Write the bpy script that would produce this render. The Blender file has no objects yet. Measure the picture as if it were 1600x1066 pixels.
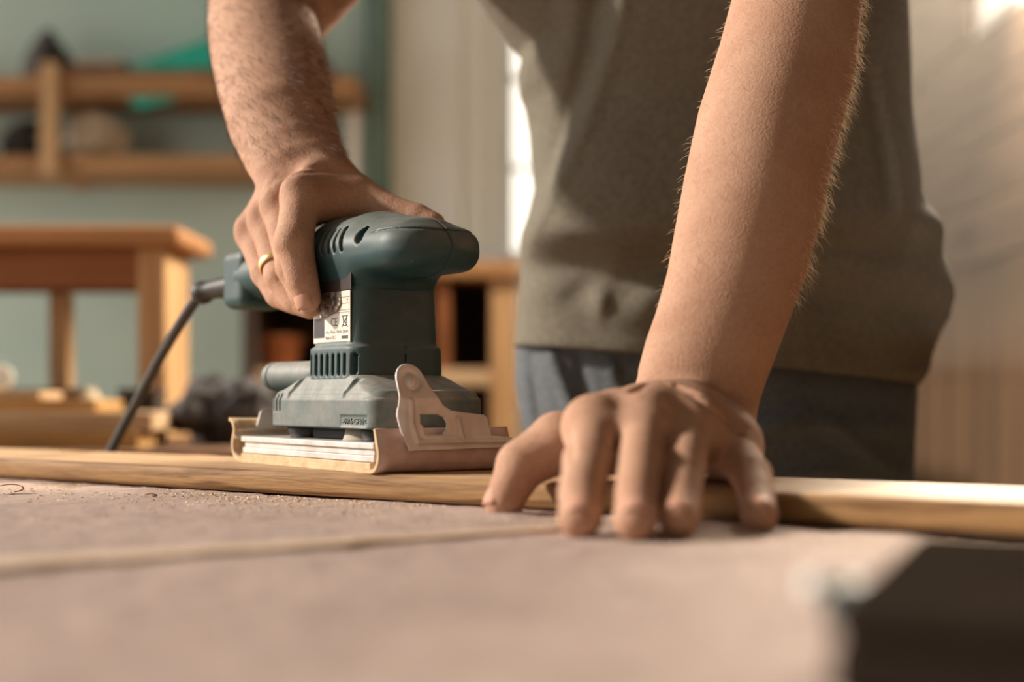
import bpy, math, random
import numpy as np
from mathutils import Vector, Matrix

random.seed(7)
rng = np.random.default_rng(7)
scene = bpy.context.scene
COL = scene.collection

# ---------------------------------------------------------------- camera
FPX = 2222.0          # focal length in pixels of the 1600 px wide frame (50 mm on 36 mm)
HZ = 620.0            # image row of the horizon
CAMZ = 0.061          # metres above the worktop
cam = bpy.data.cameras.new('camera')
cam.lens = 50.0
cam.sensor_width = 36.0
cam.shift_y = (HZ - 533.0) / 1600.0
cam.clip_start = 0.01
cam.dof.use_dof = True
cam.dof.focus_distance = 0.875
cam.dof.aperture_fstop = 3.2
camo = bpy.data.objects.new('camera', cam)
camo.location = (0, 0, CAMZ)
camo.rotation_euler = (math.pi / 2, 0, 0)
COL.objects.link(camo)
scene.camera = camo

# ---------------------------------------------------------------- light
def kelvinish(o, c):
    o.color = c
world = bpy.data.worlds.new('world')
scene.world = world
world.use_nodes = True
wn = world.node_tree.nodes
wn['Background'].inputs[0].default_value = (1.0, 0.98, 0.95, 1)
wn['Background'].inputs[1].default_value = 1.5

def aim(o, direction):
    o.rotation_euler = Vector(direction).to_track_quat('-Z', 'Y').to_euler()

sun = bpy.data.lights.new('sun', 'SUN')
sun.energy = 5.6
sun.angle = math.radians(4)
sun.color = (1.0, 0.88, 0.77)
suno = bpy.data.objects.new('sun', sun)
COL.objects.link(suno)
suno.location = (-3, 2.2, 2.5)
aim(suno, (0.87, -0.09, -0.44))

wl = bpy.data.lights.new('window_daylight', 'AREA')
wl.shape = 'RECTANGLE'
wl.size = 0.5
wl.size_y = 0.6
wl.energy = 150
wl.color = (1.0, 0.86, 0.68)
wlo = bpy.data.objects.new('window_daylight', wl)
COL.objects.link(wlo)
wlo.location = (0.93, 2.50, 1.22)
aim(wlo, (-0.78, -1.62, -0.95))

scene.view_settings.view_transform = 'Standard'
scene.view_settings.look = 'None'
scene.view_settings.gamma = 1.0
scene.view_settings.exposure = 0.0
scene.view_settings.use_curve_mapping = False

# ---------------------------------------------------------------- helpers
def P(px, py, d):
    return Vector(((px - 800.0) / FPX * d, d, CAMZ + (HZ - py) / FPX * d))

def A(v):
    return np.array(v, dtype=np.float64)

def srgb(r, g, b):
    out = []
    for c in (r, g, b):
        c = c / 255.0
        out.append(c / 12.92 if c <= 0.04045 else ((c + 0.055) / 1.055) ** 2.4)
    return (*out, 1.0)

def empty(name, loc=(0, 0, 0), rz=0.0):
    o = bpy.data.objects.new(name, None)
    o.location = loc
    o.rotation_euler = (0, 0, rz)
    COL.objects.link(o)
    return o

def tag(o, label=None, cat=None, group=None, kind=None):
    if label: o['label'] = label
    if cat: o['category'] = cat
    if group: o['group'] = group
    if kind: o['kind'] = kind
    return o

def link_mesh(name, me, m, parent=None, smooth=True):
    o = bpy.data.objects.new(name, me)
    COL.objects.link(o)
    if m is not None:
        me.materials.append(m)
    if smooth and len(me.polygons):
        me.polygons.foreach_set('use_smooth', np.ones(len(me.polygons), dtype=bool))
    if parent is not None:
        o.parent = parent
    return o

def mesh(name, verts, faces, m, parent=None, smooth=False):
    me = bpy.data.meshes.new(name)
    me.from_pydata([tuple(map(float, v)) for v in verts], [], [tuple(map(int, f)) for f in faces])
    me.update()
    return link_mesh(name, me, m, parent, smooth)

def fast_mesh(name, V, Q):
    """vertices N x 3 and quads M x 4 (numpy) to a mesh"""
    me = bpy.data.meshes.new(name)
    me.vertices.add(len(V))
    me.vertices.foreach_set('co', V.astype(np.float32).ravel())
    n = len(Q)
    me.loops.add(n * 4)
    me.loops.foreach_set('vertex_index', Q.astype(np.int32).ravel())
    me.polygons.add(n)
    me.polygons.foreach_set('loop_start', np.arange(0, n * 4, 4, dtype=np.int32))
    me.polygons.foreach_set('loop_total', np.full(n, 4, dtype=np.int32))
    me.update(calc_edges=True)
    me.validate()
    return me

class MB:
    """collects simple solids into one mesh"""
    def __init__(s):
        s.v, s.f = [], []
    def add(s, v, f):
        b = len(s.v)
        s.v += [tuple(x) for x in v]
        s.f += [tuple(i + b for i in q) for q in f]
        return s
    def box(s, lo, hi, bev=0.0, rot=None, at=None):
        lo, hi = Vector(lo), Vector(hi)
        b = min(bev, min(hi - lo) * 0.49)
        if b <= 0:
            v = [Vector((x, y, z)) for x in (lo.x, hi.x) for y in (lo.y, hi.y) for z in (lo.z, hi.z)]
            f = [(0, 1, 3, 2), (4, 6, 7, 5), (0, 4, 5, 1), (2, 3, 7, 6), (0, 2, 6, 4), (1, 5, 7, 3)]
        else:
            import bmesh
            bm = bmesh.new()
            bmesh.ops.create_cube(bm, size=1.0)
            for q in bm.verts:
                q.co = Vector([lo[i] + (q.co[i] + 0.5) * (hi[i] - lo[i]) for i in range(3)])
            bmesh.ops.bevel(bm, geom=bm.edges[:], offset=b, segments=2, profile=0.6, affect='EDGES')
            bm.verts.index_update()
            v = [q.co.copy() for q in bm.verts]
            f = [tuple(q.index for q in fc.verts) for fc in bm.faces]
            bm.free()
        if rot is not None:
            v = [rot @ q for q in v]
        if at is not None:
            v = [q + Vector(at) for q in v]
        return s.add(v, f)
    def tube(s, pts, rad, n=12, cap=True):
        pts = [Vector(p) for p in pts]
        rad = [float(r) for r in rad] if hasattr(rad, '__len__') else [rad] * len(pts)
        v, f = [], []
        up = Vector((0.13, 0.31, 0.94))
        for i, p in enumerate(pts):
            t = (pts[min(i + 1, len(pts) - 1)] - pts[max(i - 1, 0)]).normalized()
            u = t.cross(up)
            if u.length < 1e-4: u = t.cross(Vector((1, 0, 0)))
            u.normalize()
            w = t.cross(u)
            for k in range(n):
                a = 2 * math.pi * k / n
                v.append(p + rad[i] * (math.cos(a) * u + math.sin(a) * w))
        for i in range(len(pts) - 1):
            for k in range(n):
                f.append((i * n + k, i * n + (k + 1) % n, (i + 1) * n + (k + 1) % n, (i + 1) * n + k))
        if cap:
            f.append(tuple(range(n - 1, -1, -1)))
            f.append(tuple((len(pts) - 1) * n + k for k in range(n)))
        return s.add(v, f)
    def build(s, name, m, parent=None, smooth=False):
        return mesh(name, s.v, s.f, m, parent, smooth)

def spline(pts, n=40):
    """Catmull-Rom through points"""
    pts = [Vector(p) for p in pts]
    q = [pts[0] * 2 - pts[1]] + pts + [pts[-1] * 2 - pts[-2]]
    out = []
    seg = len(pts) - 1
    for k in range(n + 1):
        t = k / n * seg
        i = min(int(t), seg - 1)
        t -= i
        a, b, c, d = q[i], q[i + 1], q[i + 2], q[i + 3]
        out.append(0.5 * ((2 * b) + (c - a) * t + (2 * a - 5 * b + 4 * c - d) * t * t + (3 * b - a - 3 * c + d) * t ** 3))
    return out

# ---------------------------------------------------------------- materials
def _new(name):
    m = bpy.data.materials.new(name)
    m.use_nodes = True
    nt = m.node_tree
    b = nt.nodes['Principled BSDF']
    return m, nt, b

def _coords(nt, stretch, kind='Object'):
    tc = nt.nodes.new('ShaderNodeTexCoord')
    mp = nt.nodes.new('ShaderNodeMapping')
    mp.inputs['Scale'].default_value = stretch
    nt.links.new(tc.outputs[kind], mp.inputs['Vector'])
    return mp.outputs['Vector']

def _noise(nt, vec, scale, detail=4, rough=0.55, dist=0.0):
    n = nt.nodes.new('ShaderNodeTexNoise')
    n.inputs['Scale'].default_value = scale
    n.inputs['Detail'].default_value = detail
    n.inputs['Roughness'].default_value = rough
    n.inputs['Distortion'].default_value = dist
    nt.links.new(vec, n.inputs['Vector'])
    return n.outputs['Fac']

def _ramp(nt, fac, stops):
    r = nt.nodes.new('ShaderNodeValToRGB')
    e = r.color_ramp.elements
    while len(e) > 1: e.remove(e[-1])
    e[0].position, e[0].color = stops[0]
    for p, c in stops[1:]:
        q = e.new(p); q.color = c
    nt.links.new(fac, r.inputs['Fac'])
    return r.outputs['Color']

def _mix(nt, fac, a, b, mode='MIX'):
    n = nt.nodes.new('ShaderNodeMix')
    n.data_type = 'RGBA'
    n.blend_type = mode
    for sock, v in ((n.inputs['Factor'], fac), (n.inputs['A'], a), (n.inputs['B'], b)):
        pass
    fa = n.inputs[0]; ia = n.inputs[6]; ib = n.inputs[7]
    for s, v in ((fa, fac), (ia, a), (ib, b)):
        if hasattr(v, 'links') or isinstance(v, bpy.types.NodeSocket): nt.links.new(v, s)
        else: s.default_value = v
    return n.outputs[2]

def _bump(nt, bsdf, h, strength, dist):
    b = nt.nodes.new('ShaderNodeBump')
    b.inputs['Strength'].default_value = strength
    b.inputs['Distance'].default_value = dist
    nt.links.new(h, b.inputs['Height'])
    nt.links.new(b.outputs['Normal'], bsdf.inputs['Normal'])

DUST_FROM = {'teal_plastic': -0.75}
def mat(name, c1, c2=None, scale=20, stretch=(1, 1, 1), rough=0.6, metal=0.0, bump=0.0, bscale=None, bdist=0.001, sss=0.0, dust=None, spec=0.5, detail=4, lo=0.35, hi=0.65):
    m, nt, b = _new(name)
    vec = _coords(nt, stretch)
    c2 = c2 or c1
    col = _ramp(nt, _noise(nt, vec, scale, detail), [(lo, c1), (hi, c2)])
    if dust:
        # settled sawdust: gathers on faces that look up, broken by noise
        dcol, amount = dust
        g = nt.nodes.new('ShaderNodeNewGeometry')
        sx = nt.nodes.new('ShaderNodeSeparateXYZ')
        nt.links.new(g.outputs['Normal'], sx.inputs[0])
        mr = nt.nodes.new('ShaderNodeMapRange')
        mr.inputs['From Min'].default_value = DUST_FROM.get(name, -0.22)
        mr.inputs['From Max'].default_value = 1.0
        mr.inputs['To Min'].default_value = 0.0
        mr.inputs['To Max'].default_value = amount
        nt.links.new(sx.outputs['Z'], mr.inputs['Value'])
        nz = nt.nodes.new('ShaderNodeMath'); nz.operation = 'MULTIPLY'
        nt.links.new(mr.outputs[0], nz.inputs[0])
        nn = _noise(nt, _coords(nt, (1, 1, 1)), 55, 6, 0.7)
        nr = nt.nodes.new('ShaderNodeMapRange')
        nr.inputs['From Min'].default_value = 0.25; nr.inputs['From Max'].default_value = 0.7
        nr.inputs['To Min'].default_value = 0.35; nr.inputs['To Max'].default_value = 1.25
        nt.links.new(nn, nr.inputs['Value'])
        nt.links.new(nr.outputs[0], nz.inputs[1])
        col = _mix(nt, nz.outputs[0], col, dcol)
    if name == 'teal_plastic_handled':
        sv = _coords(nt, (0.35, 1, 1.6))
        scuff = _ramp(nt, _noise(nt, sv, 130, 6, 0.75), [(0.66, (0, 0, 0, 1)), (0.74, (0.75, 0.75, 0.75, 1))])
        col = _mix(nt, scuff, col, srgb(150, 146, 130))
    nt.links.new(col, b.inputs['Base Color'])
    b.inputs['Roughness'].default_value = rough
    b.inputs['Metallic'].default_value = metal
    b.inputs['Specular IOR Level'].default_value = spec
    if sss:
        b.inputs['Subsurface Weight'].default_value = sss
        b.inputs['Subsurface Radius'].default_value = (1.0, 0.35, 0.2)
        b.inputs['Subsurface Scale'].default_value = 0.006
    if bump:
        _bump(nt, b, _noise(nt, vec, bscale or scale * 4, 5, 0.6), bump, bdist)
    return m

def wood(name, light, dark, along='X', ring=38, rough=0.62, bump=0.25, knot=0.0):
    m, nt, b = _new(name)
    st = {'X': (0.06, 1, 1), 'Y': (1, 0.06, 1), 'Z': (1, 1, 0.06)}[along]
    vec = _coords(nt, st)
    n1 = _noise(nt, vec, ring, 4, 0.55, 0.6)
    n2 = _noise(nt, vec, ring * 7, 3, 0.6)
    col = _ramp(nt, n1, [(0.36, dark), (0.5, light), (0.58, light), (0.68, dark)])
    col = _mix(nt, 0.35, col, _ramp(nt, n2, [(0.35, dark), (0.6, light)]))
    nt.links.new(col, b.inputs['Base Color'])
    b.inputs['Roughness'].default_value = rough
    b.inputs['Specular IOR Level'].default_value = 0.2
    _bump(nt, b, n2, bump, 0.0006)
    return m

M = {}
M['wall'] = mat('painted_wall', srgb(186, 204, 190), srgb(178, 196, 184), scale=3, rough=0.8, bump=0.1)
M['wall_dark'] = mat('painted_reveal', srgb(96, 118, 104), srgb(104, 124, 110), scale=3, rough=0.8)
M['cream'] = mat('cream_paint', srgb(250, 247, 234), srgb(246, 242, 228), scale=3, rough=0.6)
M['grey_wall'] = mat('grey_wall', srgb(128, 126, 116), srgb(120, 118, 110), scale=3, rough=0.9)
M['white'] = mat('white_paint', srgb(240, 240, 236), srgb(228, 228, 224), scale=6, rough=0.5)
M['floor'] = mat('dusty_floor', srgb(150, 122, 88), srgb(128, 104, 76), scale=5, rough=0.8)
M['pine'] = wood('sanded_pine', srgb(198, 168, 134), srgb(146, 108, 70), 'X', ring=60)
M['pine_edge'] = wood('shaded_pine_edge', srgb(164, 128, 86), srgb(104, 74, 44), 'X', ring=110, bump=0.5)  # side grain; shade on the board's sides is put into this colour
M['oak'] = wood('orange_pine', srgb(178, 136, 92), srgb(140, 98, 60), 'X', ring=20)
M['oak_z'] = wood('orange_pine_upright', srgb(198, 160, 116), srgb(162, 120, 80), 'Z', ring=20)
M['red_wood'] = wood('stained_pine', srgb(146, 94, 58), srgb(118, 72, 42), 'X', ring=14)
M['brown_wood'] = wood('aged_boards', srgb(112, 92, 76), srgb(84, 66, 52), 'Y', ring=7, bump=0.1)
M['brown_wood_z'] = wood('aged_upright_boards', srgb(88, 68, 49), srgb(66, 49, 35), 'Z', ring=7, bump=0.1)
M['pale_wood'] = wood('pale_planks', srgb(210, 182, 148), srgb(172, 138, 102), 'X', ring=22)
M['yellow_wood'] = wood('yellow_planks', srgb(196, 156, 100), srgb(154, 112, 64), 'X', ring=22)
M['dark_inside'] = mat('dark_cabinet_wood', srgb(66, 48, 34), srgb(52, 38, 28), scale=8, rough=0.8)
M['skin'] = None
M['plastic'] = mat('teal_plastic', srgb(30, 70, 72), srgb(24, 58, 60), scale=30, rough=0.58, bump=0.12, bscale=900, bdist=0.0002, dust=(srgb(176, 172, 162), 0.80))
M['plastic_clean'] = mat('teal_plastic_handled', srgb(30, 68, 70), srgb(24, 56, 58), scale=26, rough=0.55, bump=0.12, bscale=900, bdist=0.0002, dust=(srgb(170, 166, 156), 0.42))
M['plastic_dark'] = mat('black_recess', srgb(22, 26, 26), srgb(16, 18, 18), scale=30, rough=0.7)
M['alloy'] = mat('cast_alloy', srgb(214, 208, 202), srgb(186, 178, 172), scale=60, rough=0.5, metal=0.2, bump=0.15, bscale=300, bdist=0.0002)
M['steel'] = mat('stamped_steel', srgb(226, 218, 212), srgb(200, 188, 180), scale=45, rough=0.42, metal=0.2, bump=0.1, bscale=260, bdist=0.0002)
M['paper_back'] = mat('cream_paper_edge', srgb(208, 182, 146), srgb(188, 158, 118), scale=160, rough=0.85, bump=0.3, bscale=500, bdist=0.0004)
M['paper_grit'] = mat('grit_face', srgb(212, 186, 176), srgb(196, 170, 160), scale=120, rough=0.85, bump=0.3, bscale=900, bdist=0.0003)
M['rubber'] = mat('grey_rubber', srgb(52, 50, 48), srgb(40, 38, 37), scale=30, rough=0.55)
M['rubber_foot'] = mat('pale_rubber', srgb(176, 166, 150), srgb(150, 140, 126), scale=60, rough=0.75)
M['label_white'] = mat('label_white', srgb(226, 216, 202), srgb(214, 202, 188), scale=60, rough=0.4)
M['label_dark'] = mat('label_dark', srgb(58, 46, 42), srgb(48, 38, 36), scale=60, rough=0.4)
M['foil'] = mat('torn_foil', srgb(186, 176, 164), srgb(70, 62, 56), scale=260, rough=0.3, metal=0.6, bump=1.0, bscale=320, bdist=0.001)
M['ink'] = mat('ink', srgb(60, 54, 52), rough=0.5)
M['gold'] = mat('gold', srgb(248, 222, 164), srgb(238, 206, 142), scale=60, rough=0.35, metal=0.75)
M['tee'] = mat('grey_green_cotton', srgb(124, 118, 104), srgb(108, 104, 92), scale=220, rough=0.9, bump=0.35, bscale=1300, bdist=0.0005, spec=0.15)
M['jeans'] = mat('slate_cotton', srgb(104, 109, 113), srgb(88, 94, 98), scale=240, rough=0.85, bump=0.3, bscale=1400, bdist=0.0004, spec=0.2)
M['teal_cloth'] = mat('teal_card', srgb(20, 176, 150), srgb(16, 156, 134), scale=20, rough=0.6)
M['dark_cloth'] = mat('dark_slate_cloth', srgb(84, 80, 80), srgb(58, 54, 54), scale=40, rough=0.9)
M['black'] = mat('dark_lacquer', srgb(49, 42, 35), srgb(40, 34, 29), scale=12, rough=1.0, spec=0.0)
M['terracotta'] = mat('terracotta', srgb(176, 110, 68), srgb(156, 94, 56), scale=20, rough=0.8)
M['clutter'] = mat('brown_card', srgb(128, 92, 62), srgb(96, 66, 44), scale=15, rough=0.8)
M['linen'] = mat('pale_linen', srgb(214, 196, 168), srgb(190, 170, 142), scale=30, rough=0.9)

def skin_mat():
    m, nt, b = _new('skin')
    vec = _coords(nt, (1, 1, 1))
    big = _noise(nt, vec, 28, 4, 0.6)
    fine = _noise(nt, vec, 420, 3, 0.6)
    col = _ramp(nt, big, [(0.32, srgb(170, 130, 106)), (0.5, srgb(182, 144, 119)), (0.68, srgb(190, 153, 128))])
    col = _mix(nt, 0.25, col, _ramp(nt, fine, [(0.35, srgb(164, 118, 95)), (0.6, srgb(200, 160, 136))]))
    nt.links.new(col, b.inputs['Base Color'])
    b.inputs['Roughness'].default_value = 0.72
    b.inputs['Specular IOR Level'].default_value = 0.2
    b.inputs['Subsurface Weight'].default_value = 0.12
    b.inputs['Subsurface Radius'].default_value = (1.0, 0.36, 0.2)
    b.inputs['Subsurface Scale'].default_value = 0.004
    vo = nt.nodes.new('ShaderNodeTexVoronoi')
    vo.inputs['Scale'].default_value = 700
    nt.links.new(vec, vo.inputs['Vector'])
    add = nt.nodes.new('ShaderNodeMath'); add.operation = 'ADD'
    nt.links.new(vo.outputs['Distance'], add.inputs[0])
    nt.links.new(_noise(nt, vec, 260, 4, 0.6), add.inputs[1])
    _bump(nt, b, add.outputs[0], 0.35, 0.0005)
    return m
M['skin'] = skin_mat()
M['nail'] = mat('fingernail', srgb(206, 160, 136), srgb(198, 150, 128), scale=80, rough=0.6, spec=0.2)

def table_mat():
    m, nt, b = _new('dusty_chipboard')
    vec = _coords(nt, (1, 1, 1))
    n1 = _noise(nt, vec, 9, 6, 0.65)
    n2 = _noise(nt, vec, 150, 5, 0.7)
    n3 = _noise(nt, vec, 700, 3, 0.7)
    col = _ramp(nt, n1, [(0.3, srgb(166, 147, 137)), (0.5, srgb(190, 170, 160)), (0.7, srgb(200, 178, 168))])
    col = _mix(nt, 0.4, col, _ramp(nt, n2, [(0.35, srgb(150, 128, 112)), (0.55, srgb(192, 172, 161))]))
    nt.links.new(col, b.inputs['Base Color'])
    b.inputs['Roughness'].default_value = 0.9
    b.inputs['Specular IOR Level'].default_value = 0.2
    add = nt.nodes.new('ShaderNodeMath'); add.operation = 'ADD'
    nt.links.new(n2, add.inputs[0]); nt.links.new(n3, add.inputs[1])
    _bump(nt, b, add.outputs[0], 0.5, 0.0012)
    return m
M['table'] = table_mat()

def glow_mat(name, c, s):
    m, nt, b = _new(name)
    b.inputs['Base Color'].default_value = c
    b.inputs['Emission Color'].default_value = c
    b.inputs['Emission Strength'].default_value = s
    return m
M['daylight'] = glow_mat('daylight_pane', srgb(255, 250, 238), 1.3)
M['daylight_soft'] = glow_mat('daylight_pane_soft', srgb(255, 250, 240), 0.9)

def hair_mat():
    m, nt, b = _new('arm_hair')
    nt.nodes.remove(b)
    out = nt.nodes['Material Output']
    d = nt.nodes.new('ShaderNodeBsdfDiffuse'); d.inputs[0].default_value = srgb(246, 228, 204)
    t = nt.nodes.new('ShaderNodeBsdfTranslucent'); t.inputs[0].default_value = srgb(255, 244, 226)
    mx = nt.nodes.new('ShaderNodeMixShader'); mx.inputs[0].default_value = 0.6
    nt.links.new(d.outputs[0], mx.inputs[1]); nt.links.new(t.outputs[0], mx.inputs[2])
    nt.links.new(mx.outputs[0], out.inputs['Surface'])
    return m
M['hair'] = hair_mat()
M['hair_brown'] = mat('brown_hair', srgb(96, 66, 44), srgb(78, 52, 34), scale=200, rough=0.6)

# ---------------------------------------------------------------- implicit surfaces
BIG = 0.04
def smin(a, b, k):
    if k <= 0: return np.minimum(a, b)
    h = np.maximum(k - np.abs(a - b), 0.0) / k
    return np.minimum(a, b) - h * h * (k * 0.25)

class Field:
    def __init__(s, lo, hi, h):
        s.lo = A(lo); s.h = h
        s.n = [int(math.ceil((hi[i] - lo[i]) / h)) + 1 for i in range(3)]
        s.ax = [(s.lo[i] + h * np.arange(s.n[i])).astype(np.float32) for i in range(3)]
        s.F = np.full(s.n, BIG, dtype=np.float32)
    def sl(s, lo, hi, m):
        out = []
        for i in range(3):
            a = max(0, int((lo[i] - m - s.lo[i]) / s.h))
            b = min(s.n[i], int((hi[i] + m - s.lo[i]) / s.h) + 2)
            out.append(slice(a, max(a, b)))
        return tuple(out)
    def xyz(s, sl):
        return (s.ax[0][sl[0]][:, None, None], s.ax[1][sl[1]][None, :, None], s.ax[2][sl[2]][None, None, :])
    def put(s, prim, k=0.0, op='add', F=None):
        F = s.F if F is None else F
        sl = s.sl(prim.lo, prim.hi, max(k, 0) + 0.006)
        if any(q.stop <= q.start for q in sl): return
        d = prim.d(*s.xyz(sl)).astype(np.float32)
        if op == 'add': F[sl] = smin(F[sl], d, k)
        elif op == 'cut': F[sl] = -smin(-F[sl], d, k)
        elif op == 'and': F[:] = np.maximum(F, BIG); F[sl] = F[sl]
    def layer(s):
        return np.full(s.n, BIG, dtype=np.float32)
    def merge(s, G, k):
        s.F = smin(s.F, G, k)
    def surface(s, smooth=2):
        F = s.F; h = s.h
        I = F < 0
        I[0] = I[-1] = False; I[:, 0] = I[:, -1] = False; I[:, :, 0] = I[:, :, -1] = False
        c = I.astype(np.uint8)
        cnt = c[:-1] + c[1:]
        cnt = cnt[:, :-1] + cnt[:, 1:]
        cnt = cnt[:, :, :-1] + cnt[:, :, 1:]
        act = np.argwhere((cnt > 0) & (cnt < 8))
        i, j, k = act.T
        vals = np.empty((len(act), 8), dtype=np.float32)
        offs = [(a, b, d) for a in (0, 1) for b in (0, 1) for d in (0, 1)]
        for q, (a, b, d) in enumerate(offs):
            v = F[i + a, j + b, k + d]
            ins = I[i + a, j + b, k + d]
            vals[:, q] = np.where(ins, np.minimum(v, -1e-7), np.maximum(v, 1e-7))
        acc = np.zeros((len(act), 3)); num = np.zeros(len(act))
        for a in range(8):
            for b in range(a + 1, 8):
                oa, ob = A(offs[a]), A(offs[b])
                if abs(oa - ob).sum() != 1: continue
                va, vb = vals[:, a], vals[:, b]
                cr = (va < 0) != (vb < 0)
                t = np.where(cr, va / np.where(cr, va - vb, 1), 0)
                acc += np.where(cr[:, None], oa + t[:, None] * (ob - oa), 0)
                num += cr
        V = s.lo + h * (act + acc / num[:, None])
        idx = np.full(cnt.shape, -1, dtype=np.int32)
        idx[i, j, k] = np.arange(len(act), dtype=np.int32)
        quads = []
        for ax in range(3):
            a0 = [slice(None)] * 3; a1 = [slice(None)] * 3
            a0[ax] = slice(0, -1); a1[ax] = slice(1, None)
            S0, S1 = I[tuple(a0)], I[tuple(a1)]
            e = np.argwhere(S0 != S1)
            flip = S1[tuple(e.T)]
            u, w = [q for q in range(3) if q != ax]
            ok = (e[:, u] > 0) & (e[:, w] > 0) & (e[:, u] < cnt.shape[u]) & (e[:, w] < cnt.shape[w])
            e, flip = e[ok], flip[ok]
            def cell(du, dw):
                q = e.copy(); q[:, u] += du; q[:, w] += dw
                return idx[tuple(q.T)]
            q = np.stack([cell(-1, -1), cell(0, -1), cell(0, 0), cell(-1, 0)], 1)
            fl = flip if ax != 1 else ~flip
            q[fl] = q[fl][:, ::-1]
            quads.append(q)
        Q = np.concatenate(quads)
        Q = Q[(Q >= 0).all(1)]
        for _ in range(smooth):
            V = laplace(V, Q, 0.5)
        return V, Q

def laplace(V, Q, f):
    acc = np.zeros_like(V); num = np.zeros(len(V))
    for a in range(4):
        b = (a + 1) % 4
        for c in range(3):
            acc[:, c] += np.bincount(Q[:, a], V[Q[:, b], c], len(V)) + np.bincount(Q[:, b], V[Q[:, a], c], len(V))
        num += np.bincount(Q[:, a], minlength=len(V)) + np.bincount(Q[:, b], minlength=len(V))
    num[num == 0] = 1
    return V + f * (acc / num[:, None] - V)

def normals(V, Q):
    n = np.cross(V[Q[:, 2]] - V[Q[:, 0]], V[Q[:, 3]] - V[Q[:, 1]])
    N = np.zeros_like(V)
    for a in range(4):
        for c in range(3):
            N[:, c] += np.bincount(Q[:, a], n[:, c], len(V))
    return N / np.maximum(np.linalg.norm(N, axis=1), 1e-12)[:, None]

class Cap:
    """tapered capsule; optional flat-wide section with half width rw along w"""
    def __init__(s, a, b, r1, r2, w=None, rw1=None, rw2=None):
        s.a, s.b, s.r1, s.r2 = A(a), A(b), r1, r2
        s.w = None
        R = max(r1, r2)
        if w is not None:
            w = A(w)
            ax = s.b - s.a; ax = ax / np.linalg.norm(ax)
            w = w - ax * w.dot(ax); s.w = w / np.linalg.norm(w)
            s.rw1, s.rw2 = rw1, rw2
            R = max(R, rw1, rw2)
        s.lo = np.minimum(s.a, s.b) - R; s.hi = np.maximum(s.a, s.b) + R
    def d(s, x, y, z):
        ab = s.b - s.a
        L = max(ab.dot(ab), 1e-12)
        px, py, pz = x - s.a[0], y - s.a[1], z - s.a[2]
        t = np.clip((px * ab[0] + py * ab[1] + pz * ab[2]) / L, 0, 1)
        qx, qy, qz = px - t * ab[0], py - t * ab[1], pz - t * ab[2]
        r = s.r1 + t * (s.r2 - s.r1)
        q2 = qx * qx + qy * qy + qz * qz
        if s.w is None:
            return np.sqrt(q2) - r
        rw = s.rw1 + t * (s.rw2 - s.rw1)
        qw = qx * s.w[0] + qy * s.w[1] + qz * s.w[2]
        k = np.sqrt(np.maximum(q2 - qw * qw, 0) / (r * r) + qw * qw / (rw * rw))
        return (k - 1) * r

class Ell:
    def __init__(s, c, r, R=None):
        s.c, s.r = A(c), A(r); s.R = None if R is None else np.array(R, dtype=float)
        m = max(s.r)
        s.lo, s.hi = s.c - m, s.c + m
    def d(s, x, y, z):
        p = [x - s.c[0], y - s.c[1], z - s.c[2]]
        if s.R is not None:
            p = [sum(s.R[j][i] * p[j] for j in range(3)) for i in range(3)]
        k1 = np.sqrt(sum((p[i] / s.r[i]) ** 2 for i in range(3)))
        k2 = np.sqrt(sum((p[i] / s.r[i] ** 2) ** 2 for i in range(3)))
        return k1 * (k1 - 1) / np.maximum(k2, 1e-6)

class RBox:
    """rounded box whose footprint can change linearly with height"""
    def __init__(s, lo, hi, r, taper=None):
        s.l, s.h_, s.r, s.t = A(lo), A(hi), r, taper
        g = 0.0 if taper is None else 0.02
        s.lo, s.hi = s.l - g, s.h_ + g
    def d(s, x, y, z):
        c = (s.l + s.h_) / 2; e = (s.h_ - s.l) / 2
        px, py, pz = x - c[0], y - c[1], z - c[2]
        if s.t is not None:
            k = (pz / e[2]) * 0.5 + 0.5
            gx = s.t[0] * k; gy = s.t[1] * k
        else:
            gx = gy = 0.0
        qx = np.abs(px) - (e[0] + gx) + s.r
        qy = np.abs(py) - (e[1] + gy) + s.r
        qz = np.abs(pz) - e[2] + s.r
        qx, qy, qz = np.broadcast_arrays(qx, qy, qz)
        out = np.sqrt(np.maximum(qx, 0) ** 2 + np.maximum(qy, 0) ** 2 + np.maximum(qz, 0) ** 2)
        return out + np.minimum(np.maximum(qx, np.maximum(qy, qz)), 0) - s.r

class VRound:
    """upright prism: rounded-rectangle footprint (corner radius rc), small edge radius re"""
    def __init__(s, lo, hi, rc, re, taper=(0, 0)):
        s.l, s.h_, s.rc, s.re, s.t = A(lo), A(hi), rc, re, taper
        s.lo, s.hi = s.l - 0.012, s.h_ + 0.012
    def d(s, x, y, z):
        c = (s.l + s.h_) / 2; e = (s.h_ - s.l) / 2
        k = ((z - c[2]) / e[2]) * 0.5 + 0.5
        qx = np.abs(x - c[0]) - (e[0] + s.t[0] * k) + s.rc
        qy = np.abs(y - c[1]) - (e[1] + s.t[1] * k) + s.rc
        qx, qy = np.broadcast_arrays(qx, qy)
        f = np.sqrt(np.maximum(qx, 0) ** 2 + np.maximum(qy, 0) ** 2) + np.minimum(np.maximum(qx, qy), 0) - s.rc + s.re
        g = np.abs(z - c[2]) - e[2] + s.re
        f, g = np.broadcast_arrays(f, g)
        return np.sqrt(np.maximum(f, 0) ** 2 + np.maximum(g, 0) ** 2) + np.minimum(np.maximum(f, g), 0) - s.re

def sdf_obj(name, F, m, parent, smooth=2):
    V, Q = F.surface(smooth)
    me = fast_mesh(name, V, Q)
    return link_mesh(name, me, m, parent)

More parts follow.
